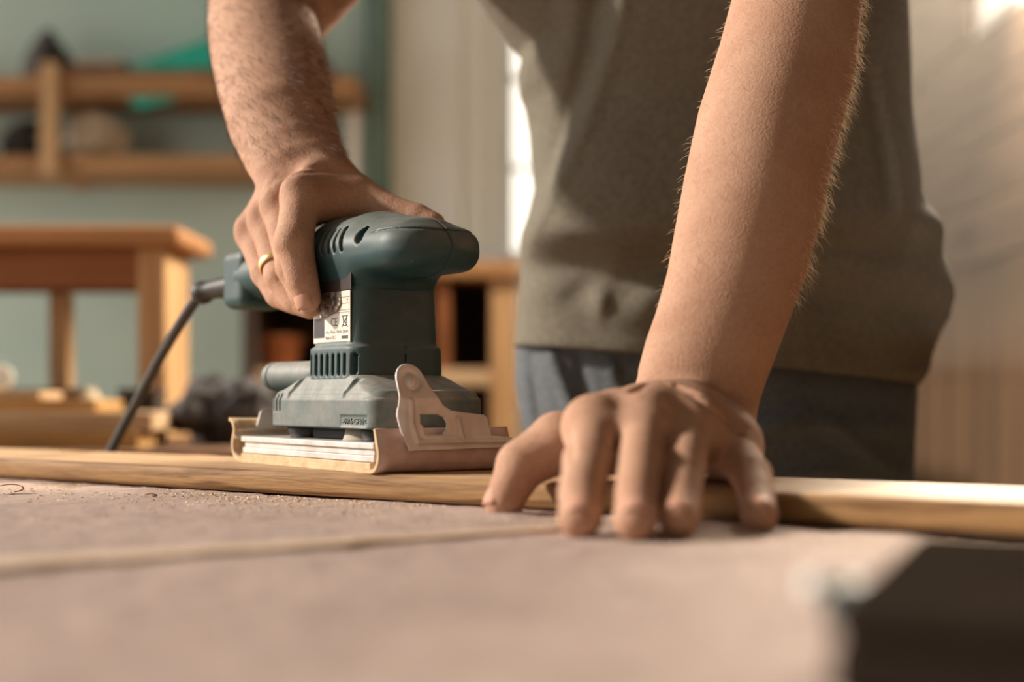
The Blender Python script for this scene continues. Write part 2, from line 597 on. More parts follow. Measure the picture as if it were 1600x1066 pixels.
# ================================================================ THE SETTING
FLOOR = -0.80
def slab(name, lo, hi, m, bev=0.0, parent=None, kind='structure'):
    o = MB().box(lo, hi, bev).build(name, m, parent)
    if parent is None and kind: o['kind'] = kind
    return o

YB = 4.0      # back wall
XR = 0.95     # right wall
slab('floor', (-2.4, -0.8, FLOOR - 0.05), (1.05, YB + 0.15, FLOOR), M['floor'])
# back wall: pale green left of the corner pillar
def bx(px, d=YB): return (px - 800) / FPX * d
def bz(py, d=YB): return CAMZ + (HZ - py) / FPX * d
slab('wall_back', (-2.4, YB, FLOOR), (bx(574), YB + 0.1, 1.9), M['wall'])
slab('ceiling_unseen', (-2.4, -0.8, 1.9), (1.05, YB + 0.15, 1.95), M['dark_inside'])  # unseen, added dark to cut the fill light from above
slab('wall_front_unseen', (-2.4, -0.85, FLOOR), (1.05, -0.8, 1.9), M['grey_wall'])  # unseen, added behind the camera; its grey sets the frontal fill
slab('trim_1', (bx(574), YB - 0.05, FLOOR), (bx(611), YB + 0.1, 1.9), M['wall_dark'], 0.006)
wp = slab('wall_panel', (bx(611), YB + 0.02, FLOOR), (bx(786), YB + 0.1, 1.9), M['cream'])
# shallow upright battens of the cream panel
for px in (618, 716, 752, 778):
    MB().box((bx(px) - 0.012, YB + 0.002, FLOOR), (bx(px) + 0.012, YB + 0.022, 1.9), 0.004).build('batten', M['cream'], wp)
# window beside the panel
win = tag(empty('window_1', (bx(880), YB + 0.08, bz(200))), kind='structure')
def in_win(name, lo, hi, m):
    o = MB().box(Vector(lo) - win.location, Vector(hi) - win.location, 0.004).build(name, m, win)
    return o
zs = bz(398)
in_win('window_pane', (bx(800), YB + 0.09, zs), (bx(868), YB + 0.10, 1.9), M['daylight'])
in_win('window_pane', (bx(880), YB + 0.09, zs), (bx(960), YB + 0.10, 1.9), M['daylight_soft'])
in_win('window_frame', (bx(786), YB + 0.05, zs), (bx(801), YB + 0.13, 1.9), M['white'])
in_win('window_frame', (bx(866), YB + 0.05, zs), (bx(882), YB + 0.13, 1.9), M['white'])
in_win('glazing_bar', (bx(800), YB + 0.06, bz(262)), (bx(960), YB + 0.12, bz(252)), M['white'])
in_win('glazing_bar', (bx(800), YB + 0.06, bz(120)), (bx(960), YB + 0.12, bz(110)), M['white'])
in_win('window_sill', (bx(700), YB - 0.10, zs - 0.035), (bx(965), YB + 0.1, zs), M['white'])
slab('wall_under_window', (bx(786), YB + 0.02, FLOOR), (bx(965), YB + 0.1, zs - 0.035), M['cream'])
slab('wall_beyond_window', (bx(960), YB + 0.02, FLOOR), (XR + 0.05, YB + 0.1, 1.9), M['wall'])

# right wall of boards: horizontal above, upright below, a high window near the camera
wr = tag(MB().box((XR + 0.03, -0.8, FLOOR), (XR + 0.08, YB + 0.1, 0.80)).build('wall_right', M['dark_inside']), kind='structure')
zt = bz(410, 2.9)
zz = zt
random.seed(3)
while zz < 0.78:
    hgt = 0.118
    top = min(zz + hgt, 0.80)
    MB().box((XR + random.uniform(-0.006, 0.004), -0.8, zz + 0.003), (XR + 0.031, YB + 0.02, top - 0.003), 0.004).build('board', M['brown_wood'], wr)
    zz += hgt
yy = -0.7
while yy < YB:
    wd = 0.19
    MB().box((XR + random.uniform(-0.004, 0.006), yy + 0.002, FLOOR), (XR + 0.031, min(yy + wd, YB) - 0.002, zt - 0.004), 0.004).build('upright_board', M['brown_wood_z'], wr)
    yy += wd
# boards above, left and right of the high window
for (y0, y1, z0, z1) in ((-0.8, 2.05, 0.80, 1.9), (2.95, YB + 0.02, 0.80, 1.9), (2.05, 2.95, 1.68, 1.9)):
    z = z0
    while z < z1 - 0.01:
        MB().box((XR + random.uniform(-0.006, 0.004), y0, z + 0.003), (XR + 0.05, y1, min(z + 0.118, z1) - 0.003), 0.004).build('board', M['brown_wood'], wr)
        z += 0.118
kn = MB()
for (yy, z, r) in ((2.98, bz(372, 2.98) , 0.028), (2.55, 0.62, 0.02), (3.3, 0.78, 0.02)):
    n = 14
    kn = MB()
    kn.add([(XR - 0.0085, yy, z)] + [(XR - 0.0075, yy + r * 1.3 * math.cos(2 * math.pi * k / n), z + r * math.sin(2 * math.pi * k / n)) for k in range(n)],
           [(0, 1 + (k + 1) % n, 1 + k) for k in range(n)])
    kn.build('knot', M['dark_inside'], wr)
win2 = tag(empty('window_2', (XR + 0.04, 2.5, 0.82)), kind='structure')
for (nm, lo, hi, m) in (('window_pane', (XR + 0.07, 2.09, 0.84), (XR + 0.078, 2.91, 1.64), M['daylight']),
                        ('window_frame', (XR + 0.01, 2.05, 0.80), (XR + 0.09, 2.95, 0.825), M['white']),
                        ('window_frame', (XR + 0.01, 2.05, 1.655), (XR + 0.09, 2.95, 1.68), M['white']),
                        ('window_frame', (XR + 0.01, 2.05, 0.825), (XR + 0.09, 2.08, 1.655), M['white']),
                        ('window_frame', (XR + 0.01, 2.92, 0.825), (XR + 0.09, 2.95, 1.655), M['white'])):
    MB().box(Vector(lo) - win2.location, Vector(hi) - win2.location, 0.004).build(nm, m, win2)

# ================================================================ WORKBENCH IN FRONT
BD = Vector((0.798, -0.602, 0)); NF = Vector((-0.602, -0.798, 0))      # along the board, towards the camera side
BANG = math.atan2(BD.y, BD.x)
F0 = Vector((-0.379, 1.052, 0))                                         # a point of the board's front edge
def bf(s, n, z=0.0): return F0 + BD * s + NF * n + Vector((0, 0, z))    # board frame to world
BT = 0.016
from mathutils import noise as mnoise
bench = tag(empty('workbench', bf(0, 0), BANG), 'dusty beige workbench with sawdust filling the lower half of the picture', 'workbench')
# local: x along board, y towards the back (away from the camera side)
def worktop():
    x0, x1, y0, y1 = -0.75, 1.45, -0.95, 0.115
    xs = np.concatenate([np.linspace(x0, -0.2, 60, endpoint=False), np.linspace(-0.2, 1.0, 300, endpoint=False), np.linspace(1.0, x1, 40)])
    ys = np.concatenate([np.linspace(y0, -0.45, 60, endpoint=False), np.linspace(-0.45, 0.0, 170, endpoint=False), np.linspace(0.0, y1, 30)])
    nx, ny = len(xs), len(ys)
    V = []
    for j, y in enumerate(ys):
        for i, x in enumerate(xs):
            z = 0.0
            if y < 0.004:
                z = 0.0007 * mnoise.fractal(Vector((x * 55, y * 55, 0.3)), 0.8, 2.1, 4) + 0.0007 * mnoise.noise(Vector((x * 14, y * 14, 3)))
                bank = math.exp(-((y + 0.030) / 0.016) ** 2) * max(0, mnoise.noise(Vector((x * 16, 0.2, 7.7))) + 0.22)
                z += 0.0045 * bank
                z = max(min(z, 0.004), -0.001)
            else:
                z = -0.0005
            V.append((x, y, z))
    F = [(j * nx + i, j * nx + i + 1, (j + 1) * nx + i + 1, (j + 1) * nx + i) for j in range(ny - 1) for i in range(nx - 1)]
    b = len(V)
    rim = [j * nx for j in range(0)]
    ring = [i for i in range(nx)] + [j * nx + nx - 1 for j in range(1, ny)] + [(ny - 1) * nx + i for i in range(nx - 2, -1, -1)] + [j * nx for j in range(ny - 2, 0, -1)]
    for r in ring: V.append((V[r][0], V[r][1], -0.04))
    m = len(ring)
    for k in range(m):
        F.append((ring[(k + 1) % m], ring[k], b + k, b + (k + 1) % m))
    F.append(tuple(b + k for k in range(m - 1, -1, -1)))
    return mesh('worktop', V, F, M['table'], bench, True)
worktop()
for (x, y) in ((-0.65, -0.86), (-0.65, 0.03), (1.35, -0.86), (1.35, 0.03)):
    MB().box((x - 0.035, y - 0.035, FLOOR), (x + 0.035, y + 0.035, -0.04), 0.004).build('leg', M['oak_z'], bench)
for (lo, hi) in (((-0.62, -0.885, -0.13), (1.32, -0.855, -0.041)), ((-0.62, 0.035, -0.13), (1.32, 0.065, -0.041))):
    MB().box(lo, hi, 0.003).build('apron', M['oak'], bench)

# ---- the board being sanded
def make_board():
    e = tag(empty('pine_board', bf(0, 0), BANG), 'long planed pine board being sanded, lying across the workbench', 'board')
    r = 0.004
    prof = []
    y0, y1, z0, z1 = 0.0, 0.118, 0.0012, BT
    for (cy, cz, a0) in ((y1 - r, z1 - r, 0), (y0 + r, z1 - r, 90), (y0 + r, z0 + r, 180), (y1 - r, z0 + r, 270)):
        for k in range(4):
            a = math.radians(a0 + 30 * k)
            prof.append((cy + r * math.cos(a), cz + r * math.sin(a)))
    xs = np.linspace(-0.55, 1.28, 120)
    V, F = [], []
    n = len(prof)
    for x in xs:
        w = 0.0010 * mnoise.noise(Vector((x * 6, 0, 0))) + 0.0004 * mnoise.noise(Vector((x * 25, 0, 4)))
        for (y, z) in prof: V.append((x, y + (w if y < 0.05 else 0), z))
    for i in range(len(xs) - 1):
        for k in range(n):
            F.append((i * n + k, i * n + (k + 1) % n, (i + 1) * n + (k + 1) % n, (i + 1) * n + k))
    F.append(tuple(range(n - 1, -1, -1))); F.append(tuple((len(xs) - 1) * n + k for k in range(n)))
    F = [tuple(reversed(f)) for f in F]
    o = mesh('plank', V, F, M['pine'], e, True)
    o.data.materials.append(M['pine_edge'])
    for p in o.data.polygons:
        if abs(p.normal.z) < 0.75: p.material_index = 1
    for (px, py, rx, ry) in ((1478, 766, 0.020, 0.009), (1576, 771, 0.012, 0.006), (312, 712, 0.020, 0.007), (120, 705, 0.022, 0.006)):
        d = (CAMZ - BT) * FPX / (py - HZ)
        w = Vector(((px - 800) / FPX * d, d, 0)) - F0
        lx, ly = w.dot(BD), -w.dot(NF)
        v = [(lx, ly, BT + 0.0006)] + [(lx + rx * math.cos(2 * math.pi * k / 18), ly + ry * math.sin(2 * math.pi * k / 18), BT + 0.0001) for k in range(18)]
        mesh('knot', v, [(0, 1 + k, 1 + (k + 1) % 18) for k in range(18)], KNOT, e, True)
    return e
KNOT = mat('knot_wood', srgb(168, 112, 76), srgb(190, 140, 100), scale=90, rough=0.6)
make_board()

# ---- thin wood strip lying on the worktop
def tw(px, py, z=0.0):
    d = (CAMZ - z) * FPX / (py - HZ)
    return Vector(((px - 800) / FPX * d, d, z))
def thin_strip():
    a, b = tw(-260, 905, 0.002), tw(884, 824, 0.002)
    ax = (b - a); ax.z = 0; L = ax.length; ax.normalize()
    side = Vector((-ax.y, ax.x, 0))
    V, F = [], []
    n = 60
    for i in range(n + 1):
        t = i / n
        w = 0.040 * (1 - t) + 0.010 * t
        j = 0.0012 * mnoise.noise(Vector((t * 40, 0, 1)))
        for (o, z) in ((j, -0.0004), (j, 0.0019), (w, 0.0019), (w, -0.0004)):
            V.append(Vector((t * L, o, z)))
    for i in range(n):
        for k in range(4):
            F.append((i * 4 + k, (i + 1) * 4 + k, (i + 1) * 4 + (k + 1) % 4, i * 4 + (k + 1) % 4))
    F.append((0, 1, 2, 3)); F.append((n * 4 + 3, n * 4 + 2, n * 4 + 1, n * 4))
    o = mesh('wood_strip', V, F, M['strip'])
    o.location = (a.x, a.y, 0); o.rotation_euler = (0, 0, math.atan2(ax.y, ax.x))
    tag(o, 'thin pale wood strip lying flat on the dusty worktop, its tip by the index finger', 'wood strip')
    # dark chipped spots of its front edge
    for (px, w) in ((100, 0.018), (352, 0.014), (588, 0.014)):
        t = (px + 260) / 1144
        t = t * (b.y / 1.0) / (b.y * t + a.y * (1 - t)) if False else t
        p = None
        # find the length position that projects to this column
        lo_, hi_ = 0.0, 1.0
        for _ in range(30):
            mid = (lo_ + hi_) / 2
            q = a + (b - a) * mid
            if q.x / q.y * FPX + 800 < px: lo_ = mid
            else: hi_ = mid
        x = lo_ * L
        v = [(x - w, -0.0004, 0.0012), (x - w * 0.3, -0.0012, 0.0010), (x + w, -0.0003, 0.0012), (x + w * 0.7, 0.0012, 0.0021), (x - w * 0.2, 0.0034, 0.0021), (x - w * 0.8, 0.0012, 0.0021)]
        mesh('chipped_edge', v, [(0, 1, 2, 3, 4, 5)], M['chip'], o)
M['strip'] = wood('pale_strip', srgb(226, 204, 182), srgb(206, 180, 152), 'X', ring=30)
M['chip'] = mat('torn_wood', srgb(168, 118, 66), srgb(140, 94, 50), scale=200, rough=0.9)
thin_strip()

# ---- dust and chips
def chips():
    V, F = [], []
    r = random.Random(11)
    def chip(p, s, col=None):
        b = len(V)
        a = r.uniform(0, 6.28)
        ca, sa = math.cos(a), math.sin(a)
        l, w, h = s * r.uniform(0.8, 2.0), s * r.uniform(0.4, 0.8), s * r.uniform(0.25, 0.6)
        for (x, y, z) in ((-l, -w, 0), (l, -w * 0.6, 0), (l * 0.8, w, 0), (-l * 0.7, w, 0), (-l * 0.4, 0, h), (l * 0.5, 0.1 * w, h)):
            V.append((p.x + ca * x - sa * y, p.y + sa * x + ca * y, p.z + z))
        F.extend([(b + 3, b + 2, b + 1, b), (b, b + 1, b + 5, b + 4), (b + 1, b + 2, b + 5), (b + 2, b + 3, b + 4, b + 5), (b + 3, b, b + 4)])
    for i in range(5200):
        s = r.uniform(-0.25, 0.75)
        n = abs(r.gauss(0, 0.05)) + 0.002
        chip(bf(s, n, 0.0003), r.choice((0.0003, 0.0004, 0.0006, 0.0009)))
    for i in range(1600):
        chip(bf(r.uniform(-0.25, 0.85), r.uniform(0.0, 0.45), 0.0002), r.choice((0.0003, 0.0005, 0.0008)))
    for i in range(500):
        chip(bf(r.uniform(-0.2, 0.7), -r.uniform(0.002, 0.1), BT), r.choice((0.0002, 0.0003)))
    o = mesh('sawdust', V, F, M['dustbits'])
    tag(o, 'loose sawdust and tiny wood chips scattered over the worktop', 'sawdust', kind='stuff')
M['dustbits'] = mat('sawdust_bits', srgb(232, 208, 174), srgb(208, 172, 128), scale=300, rough=0.95)
chips()
def shaving(px, py, rad, turns, label):
    c = tw(px, py, 0.0)
    V, F = [], []
    n = 22
    for i in range(n + 1):
        a = turns * 2 * math.pi * i / n - 1.2
        rr = rad * (1 - 0.25 * i / n)
        for w in (-0.002, 0.002):
            V.append((rr * math.cos(a) * 1.6, w + 0.004 * i / n, 0.0008 + rr * (1 + math.sin(a)) * 0.5))
    F = [(2 * i, 2 * i + 1, 2 * i + 3, 2 * i + 2) for i in range(n)]
    o = mesh('wood_shaving', V, F, M['chip'], None, True)
    o.location = c; o.rotation_euler = (0, 0, 0.5)
    md = o.modifiers.new('thickness', 'SOLIDIFY'); md.thickness = 0.0004
    tag(o, label, 'wood shaving')
shaving(14, 772, 0.006, 0.8, 'curled brown wood shaving on the worktop at the left edge of the picture')
shaving(236, 779, 0.0025, 0.6, 'tiny curled wood shaving on the worktop close before the board')

# ---- dark tool case in the near right corner
def tool_case():
    a, b = Vector((0.0635, 0.283, 0)), Vector((0.118, 0.415, 0))
    ax = (b - a).normalized()
    e = tag(empty('tool_case', a, math.atan2(ax.y, ax.x) - math.pi / 2), 'blurred dark brown case in the near right corner of the worktop', 'tool case')
    # local y runs along the left edge away from the camera, x to the right
    MB().box((0, -0.004, 0.0005), (0.22, 0.150, 0.0125), 0.003).build('case_body', M['black'], e, True)
    MB().box((0.0005, -0.0045, 0.0128), (0.2205, 0.1505, 0.0205), 0.003).build('lid', M['black'], e, True)
    MB().box((-0.0085, 0.040, 0.0090), (-0.0002, 0.056, 0.0185), 0.001).build('latch', M['latch'], e, True)
    MB().tube([(-0.0150, 0.047, 0.0168), (-0.0145, 0.047, 0.0168), (-0.0125, 0.047, 0.0168), (-0.0087, 0.047, 0.0168)], [0.0012, 0.0026, 0.0030, 0.0030], 16).build('latch_glint', M['white'], e, True)  # white tip; the latch's bright glint is put into its colour
M['latch'] = mat('teal_grey_metal', srgb(112, 124, 122), srgb(92, 104, 104), scale=60, rough=0.5, metal=0.2)
tool_case()

# ================================================================ SANDER
SC = Vector((-0.0971, 0.9316, BT))
SROT = math.radians(-55)
sander = tag(empty('orbital_sander', SC, SROT), 'teal electric orbital sander gripped by the right hand, running on the board', 'sander')
SM = Matrix.Translation(SC) @ Matrix.Rotation(SROT, 4, 'Z')
# local axes: x to the front (towards the camera), y to the right, z up

def sander_body():
    h = 0.0008
    # ---- lower housing
    f = Field((-0.075, -0.05, 0.018), (0.095, 0.05, 0.085), h)
    f.put(VRound((-0.060, -0.0405, 0.0252), (0.085, 0.0405, 0.0440), 0.011, 0.0010))
    f.put(VRound((-0.060, -0.0405, 0.0425), (0.085, 0.0405, 0.0488), 0.011, 0.0008, (-0.0035, -0.0030)))
    # dusty roof sloping up to the neck
    f.put(VRound((-0.0575, -0.0383, 0.0470), (0.0825, 0.0383, 0.0585), 0.012, 0.0008, (-0.0300, -0.0050)), 0.002)
    # oblique roof slots
    for u in (-0.026, 0.050):
        f.put(Cap((u + 0.006, -0.0325, 0.0585), (u - 0.004, -0.0400, 0.0470), 0.0030, 0.0030), 0, 'cut')
    # rear corner vents
    for i in range(4):
        u = -0.0555 + 0.0048 * i
        f.put(RBox((u - 0.0009, -0.060, 0.0350), (u + 0.0009, -0.0375 if i else -0.030, 0.0475), 0.0007), 0, 'cut')
    # recessed text field
    f.put(RBox((0.043, -0.060, 0.0266), (0.0765, -0.0398, 0.0338), 0.0005), 0, 'cut')
    base = sdf_obj('lower_housing', f, M['plastic'], sander, 1)
    # ---- neck
    f = Field((-0.03, -0.045, 0.048), (0.066, 0.045, 0.134), h)
    f.put(VRound((-0.0195, -0.0345, 0.050), (0.0505, 0.0345, 0.0765), 0.013, 0.0015, (-0.0005, -0.0005)))
    f.put(VRound((-0.0165, -0.0325, 0.060), (0.0485, 0.0325, 0.140), 0.013, 0.001, (-0.003, -0.002)), 0.003)
    for i in range(9):
        u = -0.0165 + 0.0076 * i
        f.put(RBox((u - 0.0017, -0.06, 0.0580), (u + 0.0017, -0.0285 if 0 < i < 8 else -0.018, 0.0720), 0.0016), 0, 'cut')
    # recess for the rating plate
    f.put(RBox((-0.0095, -0.06, 0.0785), (0.0425, -0.0318, 0.1250), 0.0015), 0, 'cut')
    # mould seam down the front
    f.put(Cap((0.0492, 0.002, 0.056), (0.0480, 0.002, 0.124), 0.0011, 0.0011), 0, 'cut')
    f.put(Cap((0.0480, 0.002, 0.124), (0.0480, 0.0055, 0.133), 0.0011, 0.0011), 0, 'cut')
    sdf_obj('motor_housing', f, M['plastic_clean'], sander, 1)
    # ---- head and rear handle
    f = Field((-0.185, -0.045, 0.098), (0.118, 0.045, 0.175), 0.0009)
    f.put(VRound((-0.030, -0.0330, 0.1215), (0.1015, 0.0335, 0.1480), 0.0220, 0.0115))
    f.put(Cap((-0.010, 0, 0.1410), (0.030, 0, 0.1405), 0.0220, 0.0215, (0, 1, 0), 0.0325, 0.0325), 0.004)
    f.put(Cap((0.030, 0, 0.1405), (0.078, 0, 0.1365), 0.0215, 0.0178, (0, 1, 0), 0.0325, 0.0305), 0.004)
    f.put(Ell((0.076, 0, 0.1340), (0.0290, 0.0320, 0.0125)), 0.004)
    # collar into the neck
    f.put(VRound((-0.0150, -0.0306, 0.112), (0.0462, 0.0306, 0.138), 0.013, 0.001), 0.014)
    # rear handle
    f.put(Cap((-0.010, 0, 0.1400), (-0.100, 0, 0.1360), 0.0200, 0.0175, (0, 1, 0), 0.0270, 0.0220), 0.008)
    f.put(Cap((-0.100, 0, 0.1360), (-0.150, -0.004, 0.1330), 0.0175, 0.0180, (0, 1, 0), 0.0220, 0.0205), 0.006)
    # shell seam all round and centre seam over the nose
    class SeamH:
        lo, hi = A((0.066, -0.045, 0.135)), A((0.118, 0.045, 0.155))
        def d(s, x, y, z): return np.maximum(np.abs(z - 0.1445) - 0.00045, 0.0290 - (np.abs(y) + np.maximum(x - 0.070, 0) * 1.3)) + 0 * x * y
    class SeamV:
        lo, hi = A((0.03, -0.006, 0.115)), A((0.118, 0.010, 0.170))
        def d(s, x, y, z):
            return np.abs(y - 0.002) - 0.00045 + 0 * x * z
    for seam in (SeamH(), SeamV()):
        sl = f.sl(seam.lo, seam.hi, 0)
        dd_ = np.broadcast_to(seam.d(*f.xyz(sl)), f.F[sl].shape)
        f.F[sl] = np.maximum(f.F[sl], np.minimum(-dd_, f.F[sl] + 0.0011))
    # side vents and screw hole
    for i in range(5):
        u = -0.001 + 0.0088 * i
        class Slot:
            pass
        s = Slot()
        s.lo, s.hi = A((u - 0.008, -0.045, 0.130)), A((u + 0.008, -0.024, 0.156))
        def dd(x, y, z, u=u):
            t = np.clip((z - 0.1365) / 0.0135, 0, 1)
            q = np.sqrt((x - (u - 0.0045 * (t - 0.5))) ** 2 + (z - (0.1365 + 0.0135 * t)) ** 2) - 0.0017
            return np.maximum(q, y + 0.0275) + 0 * y
        s.d = dd
        f.put(s, 0, 'cut')
    class Hole:
        lo, hi = A((0.040, -0.045, 0.134)), A((0.066, -0.018, 0.154))
        def d(s, x, y, z): return np.maximum(np.sqrt(((x - 0.0525) / 0.8) ** 2 + (z - 0.1440) ** 2) - 0.0056, y + 0.021) + 0 * y
    f.put(Hole(), 0, 'cut')
    sdf_obj('handle', f, M['plastic_clean'], sander, 1)
    # screw head deep in the hole
    MB().tube([(0.0525, -0.0205, 0.144), (0.0525, -0.0225, 0.144)], 0.0034, 12).build('screw', M['chipbrown'], sander, True)
    # ---- cord holder at the end of the handle
    f = Field((-0.19, -0.04, 0.100), (-0.125, 0.03, 0.165), 0.0009)
    f.put(RBox((-0.176, -0.0240, 0.1100), (-0.139, 0.0180, 0.1530), 0.008))
    f.put(RBox((-0.178, -0.0200, 0.1125), (-0.150, 0.0145, 0.1500), 0.008), 0.004)
    sdf_obj('cord_holder', f, M['plastic_clean'], sander, 1)
    # ---- dust outlet pipe
    f = Field((-0.10, -0.045, 0.042), (0.0, 0.01, 0.080), 0.0008)
    f.put(Cap((-0.020, -0.022, 0.0590), (-0.078, -0.026, 0.0590), 0.0098, 0.0098))
    class Ring:
        lo, hi = A((-0.078, -0.04, 0.045)), A((-0.066, 0.0, 0.075))
        def d(s, x, y, z):
            q = np.sqrt((y + 0.0252) ** 2 + (z - 0.059) ** 2)
            return np.maximum(np.abs(x + 0.0735) - 0.0006, 0.0090 - q) + 0 * y
    f.put(Ring(), 0, 'cut')
    sdf_obj('dust_outlet', f, M['plastic'], sander, 1)
    return base
M['chipbrown'] = mat('brown_recess', srgb(84, 58, 46), srgb(70, 48, 38), scale=60, rough=0.6)
lower = sander_body()

# dark cores seen through the vents
MB().box((-0.013, -0.0275, 0.054), (0.044, 0.0275, 0.130), 0.006).build('motor_core', M['plastic_dark'], sander)
MB().box((-0.010, -0.0225, 0.128), (0.044, 0.0225, 0.154), 0.006).build('switch_core', M['plastic_dark'], sander)

# ---- pad assembly
def rbox_part(name, lo, hi, bev, m, parent=sander):
    return MB().box(lo, hi, bev).build(name, m, parent)
pad = empty('base_plate'); pad.parent = sander
for (z0, z1, g) in ((0.0064, 0.0102, 0.0), (0.0102, 0.0142, -0.0012), (0.0142, 0.0178, 0.0008)):
    rbox_part('plate_layer', (-0.092 - g, -0.0440 - g, z0), (0.091 + g, 0.0440 + g, z1), 0.0006, M['alloy'], pad)
rbox_part('felt_pad', (-0.0905, -0.0462, 0.0020), (0.0905, 0.0462, 0.0062), 0.0008, M['paper_back'])
for (x, y, r1, r2, m) in ((0.040, -0.018, 0.0165, 0.0150, 'rubber_foot'), (0.040, 0.022, 0.0150, 0.0140, 'rubber_foot'), (-0.034, -0.024, 0.0105, 0.0135, 'rubber'), (-0.034, 0.024, 0.0105, 0.0135, 'rubber'), (0.062, -0.026, 0.008, 0.0095, 'rubber')):
    MB().tube([(x, y, 0.0176), (x, y, 0.0190), (x, y, 0.0215), (x, y, 0.0256)], [r1 + 0.001, r1, (r1 + r2) / 2, r2], 24).build('rubber_foot', M[m], sander, True)
rbox_part('counterweight', (-0.020, -0.028, 0.0176), (0.030, 0.028, 0.026), 0.003, M['plastic_dark'])

def paper():
    ctr = spline([(0.0965, 0, 0.0262), (0.0985, 0, 0.0195), (0.1005, 0, 0.0120), (0.0988, 0, 0.0050), (0.0920, 0, 0.0012), (0.070, 0, 0.0012),
                  (0.0, 0, 0.0012), (-0.070, 0, 0.0012), (-0.0930, 0, 0.0016), (-0.1015, 0, 0.0060), (-0.1035, 0, 0.0140), (-0.1010, 0, 0.0220), (-0.1040, 0, 0.0275), (-0.1090, 0, 0.0292)], 90)
    t = 0.0011
    V, F = [], []
    ny = 14
    n = len(ctr)
    for i, c in enumerate(ctr):
        tg = (ctr[min(i + 1, n - 1)] - ctr[max(i - 1, 0)]).normalized()
        nn = Vector((-tg.z, 0, tg.x))      # outward
        s = 1 if nn.length else 1
        end = max(0, (abs(c.x) - 0.093) / 0.01)
        for side in (1, -1):
            for k in range(ny):
                y = -0.0468 + 0.0936 * k / (ny - 1)
                wob = 0.0006 * mnoise.noise(Vector((c.x * 30, y * 60, c.z * 60))) * min(1, end + (0.2 if c.z > 0.004 else 0))
                p = c - nn * (t * side) * -1 + nn * wob if False else c + nn * (t * side + wob)
                if c.z < 0.004: p.z = max(p.z, 0.0001)
                V.append((p.x, y, p.z))
    w = 2 * ny
    for i in range(n - 1):
        for k in range(ny - 1):
            F.append((i * w + k, i * w + k + 1, (i + 1) * w + k + 1, (i + 1) * w + k))
            F.append((i * w + ny + k + 1, i * w + ny + k, (i + 1) * w + ny + k, (i + 1) * w + ny + k + 1))
    outer = len(F)
    for i in range(n - 1):
        F.append((i * w, (i + 1) * w, (i + 1) * w + ny, i * w + ny))
        F.append((i * w + ny - 1, i * w + w - 1, (i + 1) * w + w - 1, (i + 1) * w + ny - 1))
    for i in (0, n - 1):
        for k in range(ny - 1):
            F.append((i * w + k, i * w + ny + k, i * w + ny + k + 1, i * w + k + 1))
    o = mesh('sandpaper', V, F, M['paper_grit'], sander)
    o.data.materials.append(M['paper_back'])
    for i, p in enumerate(o.data.polygons):
        if i >= outer: p.material_index = 1
        elif i % 2 == 1: p.material_index = 1
        p.use_smooth = i < outer
    o['label'] = 'pinkish sandpaper with cream edge wrapped over the pad ends'
paper()

# ---- stamped clamp plate
def poly_sdf(x, y, pts):
    pts = A(pts)
    d = np.full(np.broadcast(x, y).shape, 1e9); s = np.ones_like(d)
    n = len(pts)
    for i in range(n):
        a, b = pts[i], pts[i - 1]
        e = b - a
        wx, wy = x - a[0], y - a[1]
        t = np.clip((wx * e[0] + wy * e[1]) / e.dot(e), 0, 1)
        bx_, by_ = wx - e[0] * t, wy - e[1] * t
        d = np.minimum(d, bx_ * bx_ + by_ * by_)
        c1 = y >= a[1]; c2 = y < b[1]; c3 = e[0] * wy > e[1] * wx
        fl = (c1 & c2 & c3) | (~c1 & ~c2 & ~c3)
        s = np.where(fl, -s, s)
    return s * np.sqrt(d)
def seg2(x, y, a, b):
    a, b = A(a), A(b); e = b - a
    wx, wy = x - a[0], y - a[1]
    t = np.clip((wx * e[0] + wy * e[1]) / e.dot(e), 0, 1)
    return np.sqrt((wx - e[0] * t) ** 2 + (wy - e[1] * t) ** 2)
